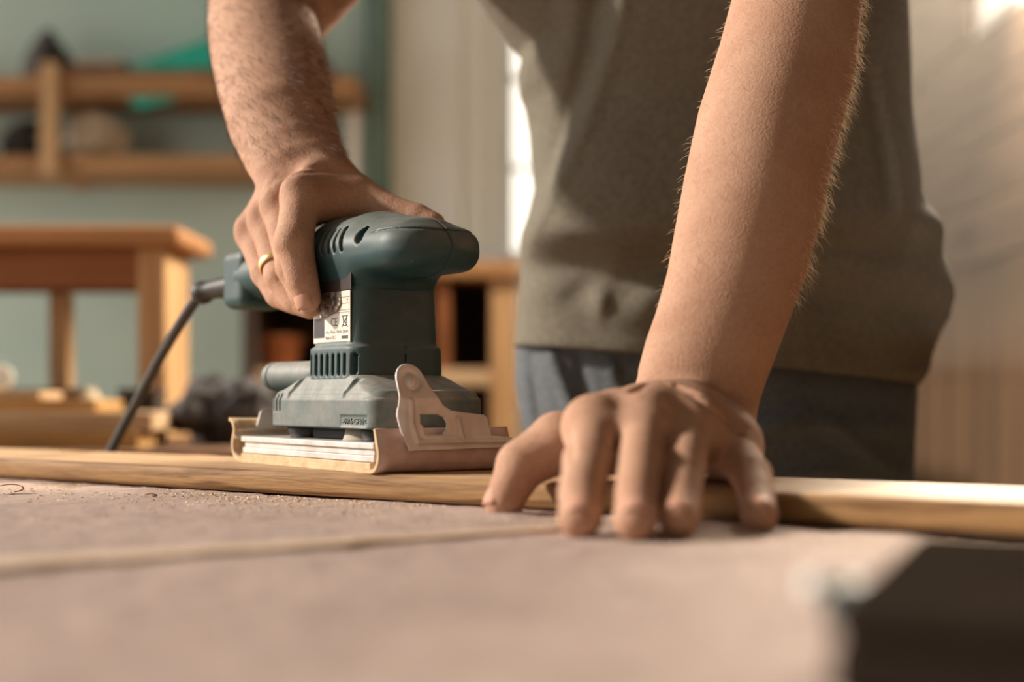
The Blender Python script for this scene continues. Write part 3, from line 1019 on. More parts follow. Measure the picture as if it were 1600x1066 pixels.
def clamp():
    out = [(-0.0280, 0.0130), (-0.0325, 0.0250), (-0.0342, 0.0335), (-0.0338, 0.0440), (-0.0335, 0.0560)]
    cx, cz, r = -0.0238, 0.0548, 0.0098
    for k in range(9):
        a = math.radians(172 - k * 19.5)
        out.append((cx + r * math.cos(a), cz + r * math.sin(a)))
    out += [(-0.0118, 0.0510), (-0.0075, 0.0445), (-0.0040, 0.0400), (0.0010, 0.0370), (0.0080, 0.0358), (0.0255, 0.0340), (0.0275, 0.0325), (0.0305, 0.0215), (0.0440, 0.0205), (0.0462, 0.0190), (0.0462, 0.0140)]
    hole = [(-0.0205, 0.0345), (-0.0080, 0.0345), (-0.0035, 0.0325), (-0.0015, 0.0290), (-0.0020, 0.0255), (-0.0045, 0.0225), (-0.0150, 0.0222), (-0.0172, 0.0262), (-0.0200, 0.0290)]
    h = 0.0005
    f = Field((0.085, -0.040, 0.008), (0.116, 0.050, 0.070), h)
    x, y, z = f.xyz((slice(None),) * 3)
    y2, z2 = y[0], z[0]
    y2, z2 = np.broadcast_arrays(y2, z2)
    shape = np.maximum(poly_sdf(y2, z2, out), -poly_sdf(y2, z2, hole))
    # height of the sheet: tab leans back, ribs stand proud, dish and boss in the tab
    H = 0.1035 - np.maximum(z2 - 0.0440, 0) * 0.42 + np.maximum(0.0205 - z2, 0) * 0.12
    def rib(dist, w, amp): return amp * np.exp(-(dist / w) ** 2)
    H = H + rib(np.minimum(seg2(y2, z2, (-0.0265, 0.0425), (-0.0262, 0.0300)), np.minimum(seg2(y2, z2, (-0.0262, 0.030), (-0.0220, 0.0185)), seg2(y2, z2, (-0.0220, 0.0185), (0.0450, 0.0180)))), 0.0016, 0.0017)
    H = H + rib(np.minimum(seg2(y2, z2, (-0.0200, 0.0330), (-0.0180, 0.0212)), seg2(y2, z2, (-0.0180, 0.0212), (0.004, 0.0208))), 0.0010, 0.0008)
    H = H + rib(seg2(y2, z2, (0.0062, 0.0318), (0.0090, 0.0205)), 0.0014, 0.0014)
    rr = np.sqrt((y2 + 0.0234) ** 2 + (z2 - 0.0543) ** 2)
    H = H - 0.0016 * np.exp(-((rr - 0.0050) / 0.0016) ** 2) + 0.0012 * np.exp(-(rr / 0.0032) ** 2)
    # folded left edge
    H = H - 0.0030 * np.clip((-(y2 + 0.0305)) / 0.004, 0, 1) * np.clip((0.046 - z2) / 0.01, 0, 1)
    d = np.maximum(np.abs(x - H[None]) - 0.0009, shape[None])
    f.F = d.astype(np.float32)
    o = sdf_obj('paper_clamp', f, M['steel'], sander, 1)
    o['label'] = 'bare stamped metal paper clamp'
    c = bpy.data.objects.new('paper_clamp', o.data); COL.objects.link(c)
    c.parent = sander; c.rotation_euler = (0, 0, math.pi); c.location = (0.004, 0, 0.002)
clamp()

# ---- rating plate with its print
def text_obj(name, s, size, m, parent, loc, rot, extrude=0.00005, width=None, align='LEFT'):
    cu = bpy.data.curves.new(name, 'FONT')
    cu.body = s; cu.size = size; cu.extrude = extrude; cu.align_x = align
    t = bpy.data.objects.new(name, cu)
    COL.objects.link(t)
    dg = bpy.context.evaluated_depsgraph_get()
    me = bpy.data.meshes.new_from_object(t.evaluated_get(dg))
    bpy.data.objects.remove(t); bpy.data.curves.remove(cu)
    if width:
        xs = [v.co.x for v in me.vertices]
        k = width / max(max(xs) - min(xs), 1e-6)
        for v in me.vertices: v.co.x *= k
    me.materials.clear()
    o = link_mesh(name, me, m, parent, False)
    o.location = loc; o.rotation_euler = rot
    return o
# the plate faces -y; text x runs along +x, so rotate 90 deg about x
TR = (math.pi / 2, 0, 0)
yl = -0.0319
plate = rbox_part('rating_label', (-0.0092, yl, 0.0792), (0.0400, yl + 0.0006, 0.1110), 0.0003, M['label_white'])
plate['label'] = 'worn white rating label with black print'
def on_plate(name, lo, hi, m, yy=yl - 0.00006):
    return MB().box((lo[0], yy, lo[1]), (hi[0], yl + 0.0001, hi[1])).build(name, m, plate)
on_plate('dark_field', (-0.0085, 0.0825), (0.0060, 0.0950), M['label_dark'])
for z in (0.0990, 0.1030, 0.1070):
    on_plate('printed_line', (-0.0085, z), (0.0395, z + 0.0003), M['ink'])
on_plate('printed_line', (0.0060, 0.0975), (0.0395, 0.0978), M['ink'])
# torn and scratched silver patch
V = [(-0.0060, yl - 0.0003, 0.1110), (0.0280, yl - 0.0003, 0.1112), (0.0290, yl - 0.0012, 0.1030), (0.0240, yl - 0.0016, 0.0985), (0.0130, yl - 0.0018, 0.0962), (0.0060, yl - 0.0022, 0.0948), (0.0000, yl - 0.0014, 0.0985), (-0.0075, yl - 0.0006, 0.1010)]
V2 = [(v[0], yl + 0.0002, v[2]) for v in V]
n = len(V)
mesh('torn_patch', V + V2, [tuple(range(n)), tuple(range(2 * n - 1, n - 1, -1))] + [(i, n + i, n + (i + 1) % n, (i + 1) % n) for i in range(n)], M['foil'], plate)
text_obj('lettering', 'CE', 0.0075, M['ink'], plate, (0.0145, yl - 0.00003, 0.0895), TR)
text_obj('lettering', 'Y', 0.0035, M['ink'], plate, (0.0355, yl - 0.00003, 0.1036), TR)
text_obj('lettering', 'cho, Anjo, Aichi, Japan', 0.0032, M['ink'], plate, (0.0075, yl - 0.00003, 0.0850), TR, width=0.030)
text_obj('lettering', 'Made in P.R.C.', 0.0032, M['ink'], plate, (0.0075, yl - 0.00003, 0.0812), TR, width=0.014)
on_plate('printed_mark', (0.0290, 0.0812), (0.0375, 0.0832), M['ink'])
# crossed-out bin sign
bn = MB()
for (a, b) in (((0.0295, 0.0958), (0.0372, 0.0885)), ((0.0295, 0.0885), (0.0372, 0.0958)), ((0.0310, 0.0952), (0.0318, 0.0893)), ((0.0358, 0.0952), (0.0350, 0.0893)), ((0.0305, 0.0954), (0.0363, 0.0954)), ((0.0318, 0.0893), (0.0350, 0.0893))):
    bn.tube([(a[0], yl - 0.00002, a[1]), (b[0], yl - 0.00002, b[1])], 0.00028, 6)
bn.build('bin_sign', M['ink'], plate)
rbox_part('smoked_window', (-0.0092, yl - 0.0002, 0.1113), (0.0415, yl + 0.0006, 0.1243), 0.0004, M['label_dark'])
text_obj('moulded_text', '>PA6-GF30<', 0.0052, M['plastic'], sander, (0.0455, -0.0399, 0.0284), TR, extrude=0.0004, width=0.029)

# ---- cord
cord = spline([P(330, 452, 1.085), P(312, 462, 1.100), P(284, 502, 1.120), P(250, 560, 1.150), P(216, 624, 1.180), P(186, 680, 1.205), P(168, 720, 1.215), P(150, 790, 1.225), P(140, 1000, 1.23), P(120, 1300, 1.24), P(60, 1700, 1.25)], 70)
iM = SM.inverted()
MB().tube([iM @ p for p in cord], 0.0042, 14).build('power_cord', M['rubber'], sander, True)
boot = [P(385, 445, 1.055), P(366, 447, 1.062), P(340, 451, 1.075), P(322, 455, 1.084), P(320, 456, 1.085), P(313, 459, 1.089), P(309, 462, 1.092)]
MB().tube([iM @ p for p in boot], [0.0092, 0.0088, 0.0074, 0.0066, 0.0088, 0.0088, 0.0060], 20).build('cord_boot', M['rubber'], sander, True)

# ================================================================ PERSON
person = tag(empty('person', (0.185, 1.30, FLOOR)), 'person in a grey-green t-shirt pressing on the board and guiding the sander', 'person')
PM = Matrix.Translation(person.location).inverted()

def chain(pts, rads):
    return [Cap(pts[i], pts[i + 1], rads[i], rads[i + 1]) for i in range(len(pts) - 1)]

def groove(V, N, J, axis, r, offs, depth=0.0005, w=0.0007):
    J = A(J); a = A(axis); a = a / np.linalg.norm(a)
    q = V - J
    near = np.linalg.norm(q, axis=1) < 1.7 * r
    t = q[near] @ a
    dis = np.zeros(near.sum())
    for o, k in offs:
        dis += k * depth * np.exp(-((t - o) / w) ** 2)
    V[near] -= N[near] * dis[:, None]

def crease(V, N, pts, depth, w):
    """press a groove along a polyline lying near the surface"""
    P0 = A([tuple(p) for p in pts])
    best = np.full(len(V), 1e9)
    lo = P0.min(0) - 4 * w; hi = P0.max(0) + 4 * w
    near = np.where(((V > lo) & (V < hi)).all(1))[0]
    for i in range(len(P0) - 1):
        a, e = P0[i], P0[i + 1] - P0[i]
        t = np.clip(((V[near] - a) @ e) / e.dot(e), 0, 1)
        best[near] = np.minimum(best[near], np.linalg.norm(V[near] - a - t[:, None] * e, axis=1))
    k = best < 3.5 * w
    V[k] -= N[k] * (depth * np.exp(-(best[k] / w) ** 2))[:, None]

def on_surface(V, pix):
    """the nearest surface points that lie on the given sight lines"""
    px = V[:, 0] / V[:, 1] * FPX + 800; py = HZ - (V[:, 2] - CAMZ) / V[:, 1] * FPX
    out = []
    for (x, y) in pix:
        c = np.where((np.abs(px - x) < 6) & (np.abs(py - y) < 6))[0]
        if len(c): out.append(V[c[np.argmin(V[c, 1])]])
    return out

def tube_sections(f, secs, wdir, k=0.0):
    for i in range(len(secs) - 1):
        (a, rw, rd), (b, rw2, rd2) = secs[i], secs[i + 1]
        f.put(Cap(a, b, rd, rd2, wdir, rw, rw2), k)

# ---------------------------------------------------------------- planted left hand and arm
def left_arm():
    f = Field((-0.03, 0.575, -0.002), (0.275, 0.985, 0.415), 0.00145)
    secs = []
    for (x, y, d, rw, rd) in ((1082, 632, 0.795, 0.0330, 0.0205), (1092, 600, 0.800, 0.0350, 0.0230), (1104, 560, 0.806, 0.0358, 0.0260), (1119, 520, 0.813, 0.0363, 0.0290),
                              (1142, 450, 0.826, 0.0380, 0.0330), (1156, 400, 0.835, 0.0402, 0.0365), (1178, 300, 0.852, 0.0425, 0.0400), (1199, 200, 0.870, 0.0432, 0.0415),
                              (1228, 100, 0.888, 0.0430, 0.0415), (1246, 0, 0.905, 0.0405, 0.0410), (1262, -90, 0.925, 0.0400, 0.0430)):
        secs.append((P(x, y, d), rw, rd))
    tube_sections(f, secs, (0.95, -0.12, -0.25))
    el = P(1262, -90, 0.925)
    f.put(Cap(el, (0.272, 1.03, 0.45), 0.041, 0.047), 0.01)
    # palm and back of the hand
    mcp = {'i': P(926, 672, 0.702), 'm': P(1006, 668, 0.706), 'r': P(1076, 682, 0.714), 'p': P(1143, 702, 0.728)}
    wa, wb, wc = P(1040, 642, 0.800), P(1080, 640, 0.800), P(1128, 652, 0.797)
    mid = lambda a, b, t: a + (b - a) * t
    f.put(Cap(wa, mcp['i'], 0.0175, 0.0130), 0.008)
    f.put(Cap(mid(wa, wb, .7), mcp['m'], 0.0175, 0.0132), 0.008)
    f.put(Cap(wb, mcp['r'], 0.0175, 0.0128), 0.008)
    f.put(Cap(wc, mcp['p'], 0.0165, 0.0126), 0.008)
    # fleshy outer edge and thenar, resting on the board
    f.put(Cap(P(1128, 690, 0.790), P(1128, 712, 0.745), 0.0150, 0.0120), 0.010)
    f.put(Cap(P(1020, 690, 0.795), P(935, 690, 0.752), 0.0165, 0.0150), 0.010)
    f.put(Cap(P(1010, 694, 0.770), P(1090, 700, 0.765), 0.0130, 0.0130), 0.010)
    for a_, b_ in (('i', 'm'), ('m', 'r'), ('r', 'p')):
        f.put(Cap(mcp[a_] + Vector((0.002, 0.006, 0.0022)), mcp[b_] + Vector((0.002, 0.006, 0.0022)), 0.0122, 0.0122), 0.012)
        f.put(Cap(mid(wb, mcp[a_], 0.78) + Vector((0, 0, 0.001)), mid(wb, mcp[b_], 0.78) + Vector((0, 0, 0.001)), 0.0145, 0.0145), 0.012)
        f.put(Cap(mid(wb, mcp[a_], 0.55), mid(wb, mcp[b_], 0.55), 0.0160, 0.0160), 0.010)
    # extensor tendons and knuckles standing out
    for k, dz in (('i', 0.0098), ('m', 0.0102), ('r', 0.0095), ('p', 0.009)):
        up = Vector((0, -0.004, dz))
        f.put(Cap(mid(wb, mcp[k], 0.35) + Vector((0, 0, 0.0125)), mcp[k] + up * 0.45, 0.0020, 0.0028), 0.014)
        f.put(Ell(mcp[k] + Vector((0, 0.000, 0.0030)), (0.0095, 0.0105, 0.0095)), 0.012)
    fingers = {
        'i': ([mcp['i'], P(919, 722, 0.657), P(908, 772, 0.634), P(907, 806, 0.6195)], [0.0122, 0.0113, 0.0103, 0.0093]),
        'm': ([mcp['m'], P(1001, 722, 0.653), P(995, 774, 0.627), P(993, 810, 0.6075)], [0.0118, 0.0105, 0.0099, 0.0092]),
        'r': ([mcp['r'], P(1069, 730, 0.661), P(1064, 778, 0.634), P(1061, 808, 0.6145)], [0.0110, 0.0098, 0.0092, 0.0085]),
        'p': ([mcp['p'], P(1174, 744, 0.692), P(1183, 782, 0.664), P(1186, 803, 0.6440)], [0.0125, 0.0096, 0.0086, 0.0079]),
        't': ([P(945, 688, 0.756), P(874, 692, 0.748), P(815, 727, 0.742), P(789, 781, 0.734)], [0.0175, 0.0155, 0.0134, 0.0098]),
    }
    for k, (pts, rad) in fingers.items():
        G = f.layer()
        for c in chain(pts, rad): f.put(c, 0.0015, F=G)
        # padded joints and finger ends
        f.put(Ell(pts[1], (rad[1] * 1.06,) * 3), 0.003, F=G)
        f.put(Ell(pts[3] + (pts[3] - pts[2]).normalized() * 0.0015 - Vector((0, 0, 0.0004)), (rad[3] * 1.02, rad[3] * 1.06, rad[3] * 0.96)), 0.003, F=G)
        f.merge(G, 0.0055 if k != 't' else 0.008) if k in 't' else globals().setdefault('_', None)
        fingers[k] = (pts, rad, G)
    allf = f.layer()
    for k in 'imrp':
        allf = smin(allf, fingers[k][2], 0.0006)
    f.merge(allf, 0.0075)
    for a_, b_, t_, r_ in (('i', 'm', 0.27, 0.0102), ('m', 'r', 0.27, 0.0098), ('r', 'p', 0.13, 0.0098)):
        pa, pb = fingers[a_][0], fingers[b_][0]
        f.put(Cap(mid(pa[0], pa[1], t_), mid(pb[0], pb[1], t_), r_, r_), 0.008)
    V, Q = f.surface(2)
    N = normals(V, Q)
    V0 = V.copy()
    for k in 'imrp':
        pts, rad, _ = fingers[k]
        groove(V, N, pts[1], pts[2] - pts[0], rad[1], ((-0.0042, .6), (-0.0018, 1), (0.0010, .9), (0.0036, .7)), 0.0009, 0.0009)
        groove(V, N, pts[2], pts[3] - pts[1], rad[2], ((-0.0014, .8), (0.0012, .8)), 0.0008)
    pts, rad, _ = fingers['t']
    groove(V, N, pts[2], pts[3] - pts[1], rad[2], ((-0.003, .7), (0, 1), (0.003, .7)))
    # folds where the wrist bends back
    crease(V, N, on_surface(V, ((985, 604), (1010, 593), (1040, 592), (1075, 606), (1110, 630), (1140, 652), (1160, 670))), 0.0034, 0.0026)
    crease(V, N, on_surface(V, ((1062, 594), (1095, 610), (1140, 638), (1170, 662))), 0.0022, 0.0022)
    crease(V, N, on_surface(V, ((880, 668), (888, 690), (886, 712))), 0.0012, 0.0020)
    return V, Q, fingers

# ---------------------------------------------------------------- right hand and arm
def right_arm():
    f = Field((-0.29, 0.870, 0.095), (0.085, 1.255, 0.66), 0.0017)
    secs = []
    for (x, y, d, rw, rd) in ((478, 285, 0.968, 0.0325, 0.0190), (470, 262, 0.976, 0.0333, 0.0215), (457, 238, 0.990, 0.0345, 0.0260), (440, 190, 1.015, 0.0380, 0.0340),
                              (428, 128, 1.060, 0.0422, 0.0390), (416, 75, 1.100, 0.0430, 0.0410), (410, 35, 1.130, 0.0425, 0.0420), (408, 5, 1.155, 0.0415, 0.0420)):
        secs.append((P(x, y, d), rw, rd))
    tube_sections(f, secs, (0.97, 0.15, 0.2))
    el = P(408, 5, 1.155)
    f.put(Cap(P(432, 18, 1.150), (-0.088, 1.175, 0.500), 0.0410, 0.0470), 0.005)
    f.put(Cap((-0.088, 1.175, 0.500), (-0.005, 1.20, 0.645), 0.0470, 0.054), 0.008)
    mcp = {'i': P(471, 308, 0.930), 'm': P(437, 325, 0.955), 'r': P(415, 347, 0.978), 'p': P(394, 368, 1.002)}
    wa, wb, wc = P(500, 292, 0.962), P(474, 290, 0.972), P(446, 292, 0.985)
    f.put(Cap(wa, mcp['i'], 0.0170, 0.0132), 0.007)
    f.put(Cap(wb, mcp['m'], 0.0170, 0.0124), 0.007)
    f.put(Cap(wb, mcp['r'], 0.0165, 0.0118), 0.007)
    f.put(Cap(wc, mcp['p'], 0.0160, 0.0112), 0.007)
    f.put(Cap(P(500, 318, 0.965), P(440, 360, 0.995), 0.012, 0.012), 0.01)
    # thumb side lying over the handle
    G = f.layer()
    tp = [P(505, 290, 0.968), P(556, 312, 0.958), P(606, 333, 0.947), P(652, 344, 0.938), P(676, 352, 0.932)]
    for c in chain(tp, [0.0190, 0.0170, 0.0125, 0.0105, 0.0088]): f.put(c, 0.002, F=G)
    f.merge(G, 0.012)
    # web between thumb and index finger
    f.put(Cap(P(525, 318, 0.945), P(484, 320, 0.930), 0.0120, 0.0115), 0.012)
    for k, s0 in (('i', wa), ('m', wb), ('r', wb), ('p', wc)):
        out = Vector((-0.0035, -0.006, 0.0085))
        a = s0 + (mcp[k] - s0) * 0.25 + Vector((-0.002, -0.004, 0.0125))
        f.put(Cap(a, mcp[k] + out, 0.0026, 0.0036), 0.0075)
        f.put(Ell(mcp[k] + Vector((-0.003, -0.004, 0.0045)), (0.0088,) * 3), 0.004)
    fingers = {
        'i': ([mcp['i'], P(459, 378, 0.906), P(472, 437, 0.903), P(481, 466, 0.903)], [0.0128, 0.0120, 0.0104, 0.0088]),
        'm': ([mcp['m'], P(457, 418, 0.925), P(474, 458, 0.920), P(486, 476, 0.918)], [0.0120, 0.0104, 0.0096, 0.0082]),
        'r': ([mcp['r'], P(437, 432, 0.946), P(462, 470, 0.938), P(485, 481, 0.930)], [0.0114, 0.0098, 0.0090, 0.0078]),
        'p': ([mcp['p'], P(414, 427, 0.972), P(434, 462, 0.958), P(455, 473, 0.948)], [0.0108, 0.0092, 0.0084, 0.0074]),
    }
    allf = f.layer()
    for k in 'imrp':
        pts, rad = fingers[k]
        G = f.layer()
        for c in chain(pts, rad): f.put(c, 0.0015, F=G)
        f.put(Ell(pts[1], (rad[1] * 1.05,) * 3), 0.003, F=G)
        allf = smin(allf, G, 0.0006)
    f.merge(allf, 0.0050)
    V, Q = f.surface(2)
    N = normals(V, Q)
    for k in 'imrp':
        pts, rad = fingers[k]
        groove(V, N, pts[1], pts[2] - pts[0], rad[1], ((-0.0042, .6), (-0.0018, 1), (0.0010, .9), (0.0036, .7)), 0.0006)
        groove(V, N, pts[2], pts[3] - pts[1], rad[2], ((-0.0014, .8), (0.0012, .8)))
    crease(V, N, on_surface(V, ((406, 294), (430, 272), (470, 258), (520, 252))), 0.0010, 0.003)
    crease(V, N, on_surface(V, ((420, 290), (450, 270), (500, 262), (545, 262))), 0.0008, 0.0025)
    return V, Q, fingers

# ---------------------------------------------------------------- hidden trunk of the body
def trunk():
    f = Field((-0.10, 0.95, -0.15), (0.48, 1.45, 0.78), 0.008)
    f.put(Cap((0.19, 1.30, -0.05), (0.19, 1.28, 0.2), 0.085, 0.09, (1, 0, 0), 0.135, 0.135))
    f.put(Cap((0.19, 1.28, 0.2), (0.19, 1.22, 0.50), 0.09, 0.095, (1, 0, 0), 0.135, 0.140), 0.02)
    f.put(Cap((0.02, 1.20, 0.63), (0.34, 1.14, 0.58), 0.055, 0.055), 0.05)
    f.put(Cap((0.19, 1.17, 0.60), (0.18, 1.10, 0.74), 0.058, 0.054), 0.03)
    f.put(Cap((0.272, 1.03, 0.45), (0.36, 1.14, 0.58), 0.050, 0.055), 0.03)
    return f.surface(2)

lV, lQ, lfing = left_arm()
rV, rQ, rfing = right_arm()
tV, tQ = trunk()
bV = np.concatenate([lV, rV, tV]) - A(person.location)
bQ = np.concatenate([lQ, rQ + len(lV), tQ + len(lV) + len(rV)])
body = link_mesh('body', fast_mesh('body', bV, bQ), M['skin'], person)

def nail(tip, prev, up, rad, size=1.0):
    tip, prev, up = Vector(tip), Vector(prev), Vector(up)
    ax = (tip - prev).normalized()
    up = (up - ax * up.dot(ax)).normalized()
    sd = ax.cross(up)
    V, F = [], []
    nu, nv = 7, 7
    for i in range(nu):
        for j in range(nv):
            u = -1 + 2 * i / (nu - 1); v = -1 + 2 * j / (nv - 1)
            th = v * 0.85 * (1 - 0.12 * abs(u) ** 3)
            r = rad * 1.045
            lx = u * rad * 0.72 * size
            ends = 1 - 0.10 * abs(u) ** 2.5 - 0.04 * (abs(v) ** 4)
            V.append(tip + ax * (lx + rad * 0.10) + (up * math.cos(th) + sd * math.sin(th)) * r * ends - person.location)
    F = [(i * nv + j, (i + 1) * nv + j, (i + 1) * nv + j + 1, i * nv + j + 1) for i in range(nu - 1) for j in range(nv - 1)]
    o = mesh('fingernail', V, F, M['nail'], body, True)
    md = o.modifiers.new('thickness', 'SOLIDIFY'); md.thickness = 0.0005; md.offset = 0.3
for k in 'imrp':
    p = lfing[k][0]; r = lfing[k][1]
    nail(p[3], p[2], (0.0 if k != 'p' else 0.25, -0.75, 0.7), r[3], 0.9)
p, r, _ = lfing['t']
nail(p[3], p[2], (-0.85, -0.35, 0.25), r[3], 1.0)
p, r = rfing['i']
nail(p[3], p[2], (-0.55, -0.8, 0.1), r[3], 0.9)

# gold ring on the ring finger
pr = rfing['r'][0]
c = pr[0] + (pr[1] - pr[0]) * 0.80
ax = (pr[1] - pr[0]).normalized()
def ring_band():
    u = ax.cross(Vector((0, 0, 1))).normalized(); w = ax.cross(u)
    V, F = [], []
    n = 40
    prof = [(0.0112, -0.0030), (0.0119, -0.0026), (0.0122, 0.0), (0.0119, 0.0026), (0.0112, 0.0030), (0.0100, 0.0)]
    for k in range(n):
        a = 2 * math.pi * k / n
        for (r, t) in prof:
            V.append((u * math.cos(a) + w * math.sin(a)) * r + ax * t)
    m = len(prof)
    for k in range(n):
        for q in range(m):
            F.append((k * m + q, k * m + (q + 1) % m, ((k + 1) % n) * m + (q + 1) % m, ((k + 1) % n) * m + q))
    o = mesh('finger_ring', V, F, M['gold'], None, True)
    o.location = c
    tag(o, 'narrow gold band on the ring finger of the hand gripping the sander', 'ring')
ring_band()

# ---------------------------------------------------------------- t-shirt
def interp(tab, y):
    ys = [q[0] for q in tab]; xs = [q[1] for q in tab]
    return float(np.interp(y, ys, xs))
LEFT = [(-400, 700), (-120, 690), (-40, 728), (0, 752), (40, 780), (65, 800), (84, 815), (100, 815), (118, 811), (146, 813), (169, 822), (210, 829), (247, 831), (298, 836), (340, 826), (371, 815), (388, 813), (440, 814), (500, 808), (545, 804), (560, 804)]
RIGHT = [(-400, 1440), (-120, 1410), (0, 1397), (130, 1401), (240, 1405), (320, 1412), (345, 1420), (380, 1441), (420, 1460), (470, 1473), (500, 1471), (518, 1458), (545, 1450), (580, 1440), (604, 1424)]
DT = 1.27
def sstep(a, b, x):
    t = min(1, max(0, (x - a) / (b - a)))
    return t * t * (3 - 2 * t)
def shirt():
    nt_, na = 150, 220
    V, F = [], []
    for i in range(nt_ + 1):
        t = i / nt_
        yl_, yr_ = 541 - t * 900, 602 - t * 961
        xl, xr = interp(LEFT, yl_), interp(RIGHT, yr_)
        # lean forward towards the top
        dc = DT - 0.10 * sstep(0.25, 1.0, t)
        Xl, Xr = (xl - 800) / FPX * dc, (xr - 800) / FPX * dc
        cx, hw = (Xl + Xr) / 2, (Xr - Xl) / 2
        shrink = 1.0 if t < 0.86 else math.sqrt(max(0.03, 1 - ((t - 0.86) / 0.14) ** 2 * 0.75))
        hd = 0.122 * (0.9 + 0.1 * math.sin(t * 3.1))
        for k in range(na):
            a = 2 * math.pi * k / na
            ca, sa = math.cos(a), math.sin(a)
            ex = 0.86
            x = cx + hw * shrink * math.copysign(abs(ca) ** ex, ca)
            yw = math.copysign(abs(sa) ** ex, sa)
            f = (x - Xl) / max(Xr - Xl, 1e-6)
            py = yl_ + (yr_ - yl_) * min(1, max(0, f))
            z = CAMZ + (HZ - py) / FPX * dc
            d = dc + hd * shrink * yw
            px = x / d * FPX + 800
            fr = sstep(0.05, -0.45, yw)            # 1 on the front half
            o = 0.0
            # hanging front panel whose edge runs from the chest to the left hip
            edge = float(np.interp(py, [-100, 0, 60, 120, 180, 250, 320, 372, 395], [968, 956, 950, 938, 916, 888, 850, 818, 805]))
            o += 0.026 * sstep(-22, 30, px - edge) * sstep(432, 380, py + 0.03 * (px - 900)) 
            o += 0.006 * math.exp(-((px - edge - 14) / 14) ** 2) * sstep(420, 360, py)
            # second soft fold on the chest
            e2 = float(np.interp(py, [-100, 0, 120, 260], [915, 908, 890, 850]))
            o += 0.010 * math.exp(-((px - e2) / 22) ** 2) * sstep(280, 120, py)
            # belly overhang and the pulled-in band under it
            ov = float(np.interp(px, [800, 880, 960, 1030, 1150, 1300, 1420, 1480], [386, 410, 432, 416, 425, 455, 470, 480]))
            o += 0.020 * sstep(26, -30, py - ov) * sstep(160, 330, py)
            o += 0.007 * math.exp(-((py - ov - 62) / 26) ** 2) * (0.6 + 0.4 * math.sin(px / 31.0))
            o += 0.005 * math.exp(-((px - 938) / 12) ** 2) * math.exp(-((py - 486) / 22) ** 2)
            o -= 0.004 * math.exp(-((px - 905 + (py - 470) * .6) / 26) ** 2) * math.exp(-((py - 468) / 20) ** 2)
            o -= 0.004 * math.exp(-((px - 975 - (py - 480) * .3) / 26) ** 2) * math.exp(-((py - 484) / 20) ** 2)
            # hem stitching
            hem = (yl_ - 541 + 24)
            o += 0.0012 * math.exp(-((t * 900 - 14) / 3.0) ** 2)
            # gathers at the right side
            o += 0.006 * math.sin((px + py * 0.35) / 13.0) * sstep(1340, 1420, px) * sstep(180, 330, py) * sstep(470, 380, py)
            o += 0.005 * math.sin(py / 11.0 + px / 40) * sstep(1390, 1440, px) * sstep(480, 510, py)
            for (e3, wd, am) in ((1372 + (py - 240) * 0.12, 9, 0.007), (1352 + (py - 240) * 0.10, 8, -0.005)):
                o += am * math.exp(-((px - e3) / wd) ** 2) * sstep(120, 220, py) * sstep(400, 340, py)
            o += 0.004 * mnoise.noise(Vector((x * 9, z * 9, 1))) + 0.0018 * mnoise.noise(Vector((x * 26, z * 22, 5)))
            d -= o * (0.25 + 0.75 * fr) if yw < 0.2 else 0.0
            V.append(Vector((x, d, z)) - person.location)
    for i in range(nt_):
        for k in range(na):
            F.append((i * na + k, i * na + (k + 1) % na, (i + 1) * na + (k + 1) % na, (i + 1) * na + k))
    F.append(tuple(nt_ * na + k for k in range(na)))
    # sleeves
    mb = MB()
    for pts, rr in (([(0.05, 1.20, 0.66), (-0.015, 1.20, 0.625), (-0.062, 1.19, 0.570)], (0.075, 0.070, 0.066)), ([(0.345, 1.15, 0.57), (0.32, 1.10, 0.52), (0.292, 1.055, 0.475)], (0.075, 0.070, 0.066))):
        mb.tube(spline([Vector(p) - person.location for p in pts], 8), list(np.interp(np.linspace(0, 2, 9), [0, 1, 2], rr)), 28, cap=False)
    b = len(V)
    V += [Vector(v) for v in mb.v]; F += [tuple(i + b for i in q) for q in mb.f]
    o = mesh('t_shirt', V, F, M['tee'], person, True)
    md = o.modifiers.new('thickness', 'SOLIDIFY'); md.thickness = 0.0018; md.offset = 0
    o['label'] = 'grey-green cotton t-shirt hanging loose'
shirt()

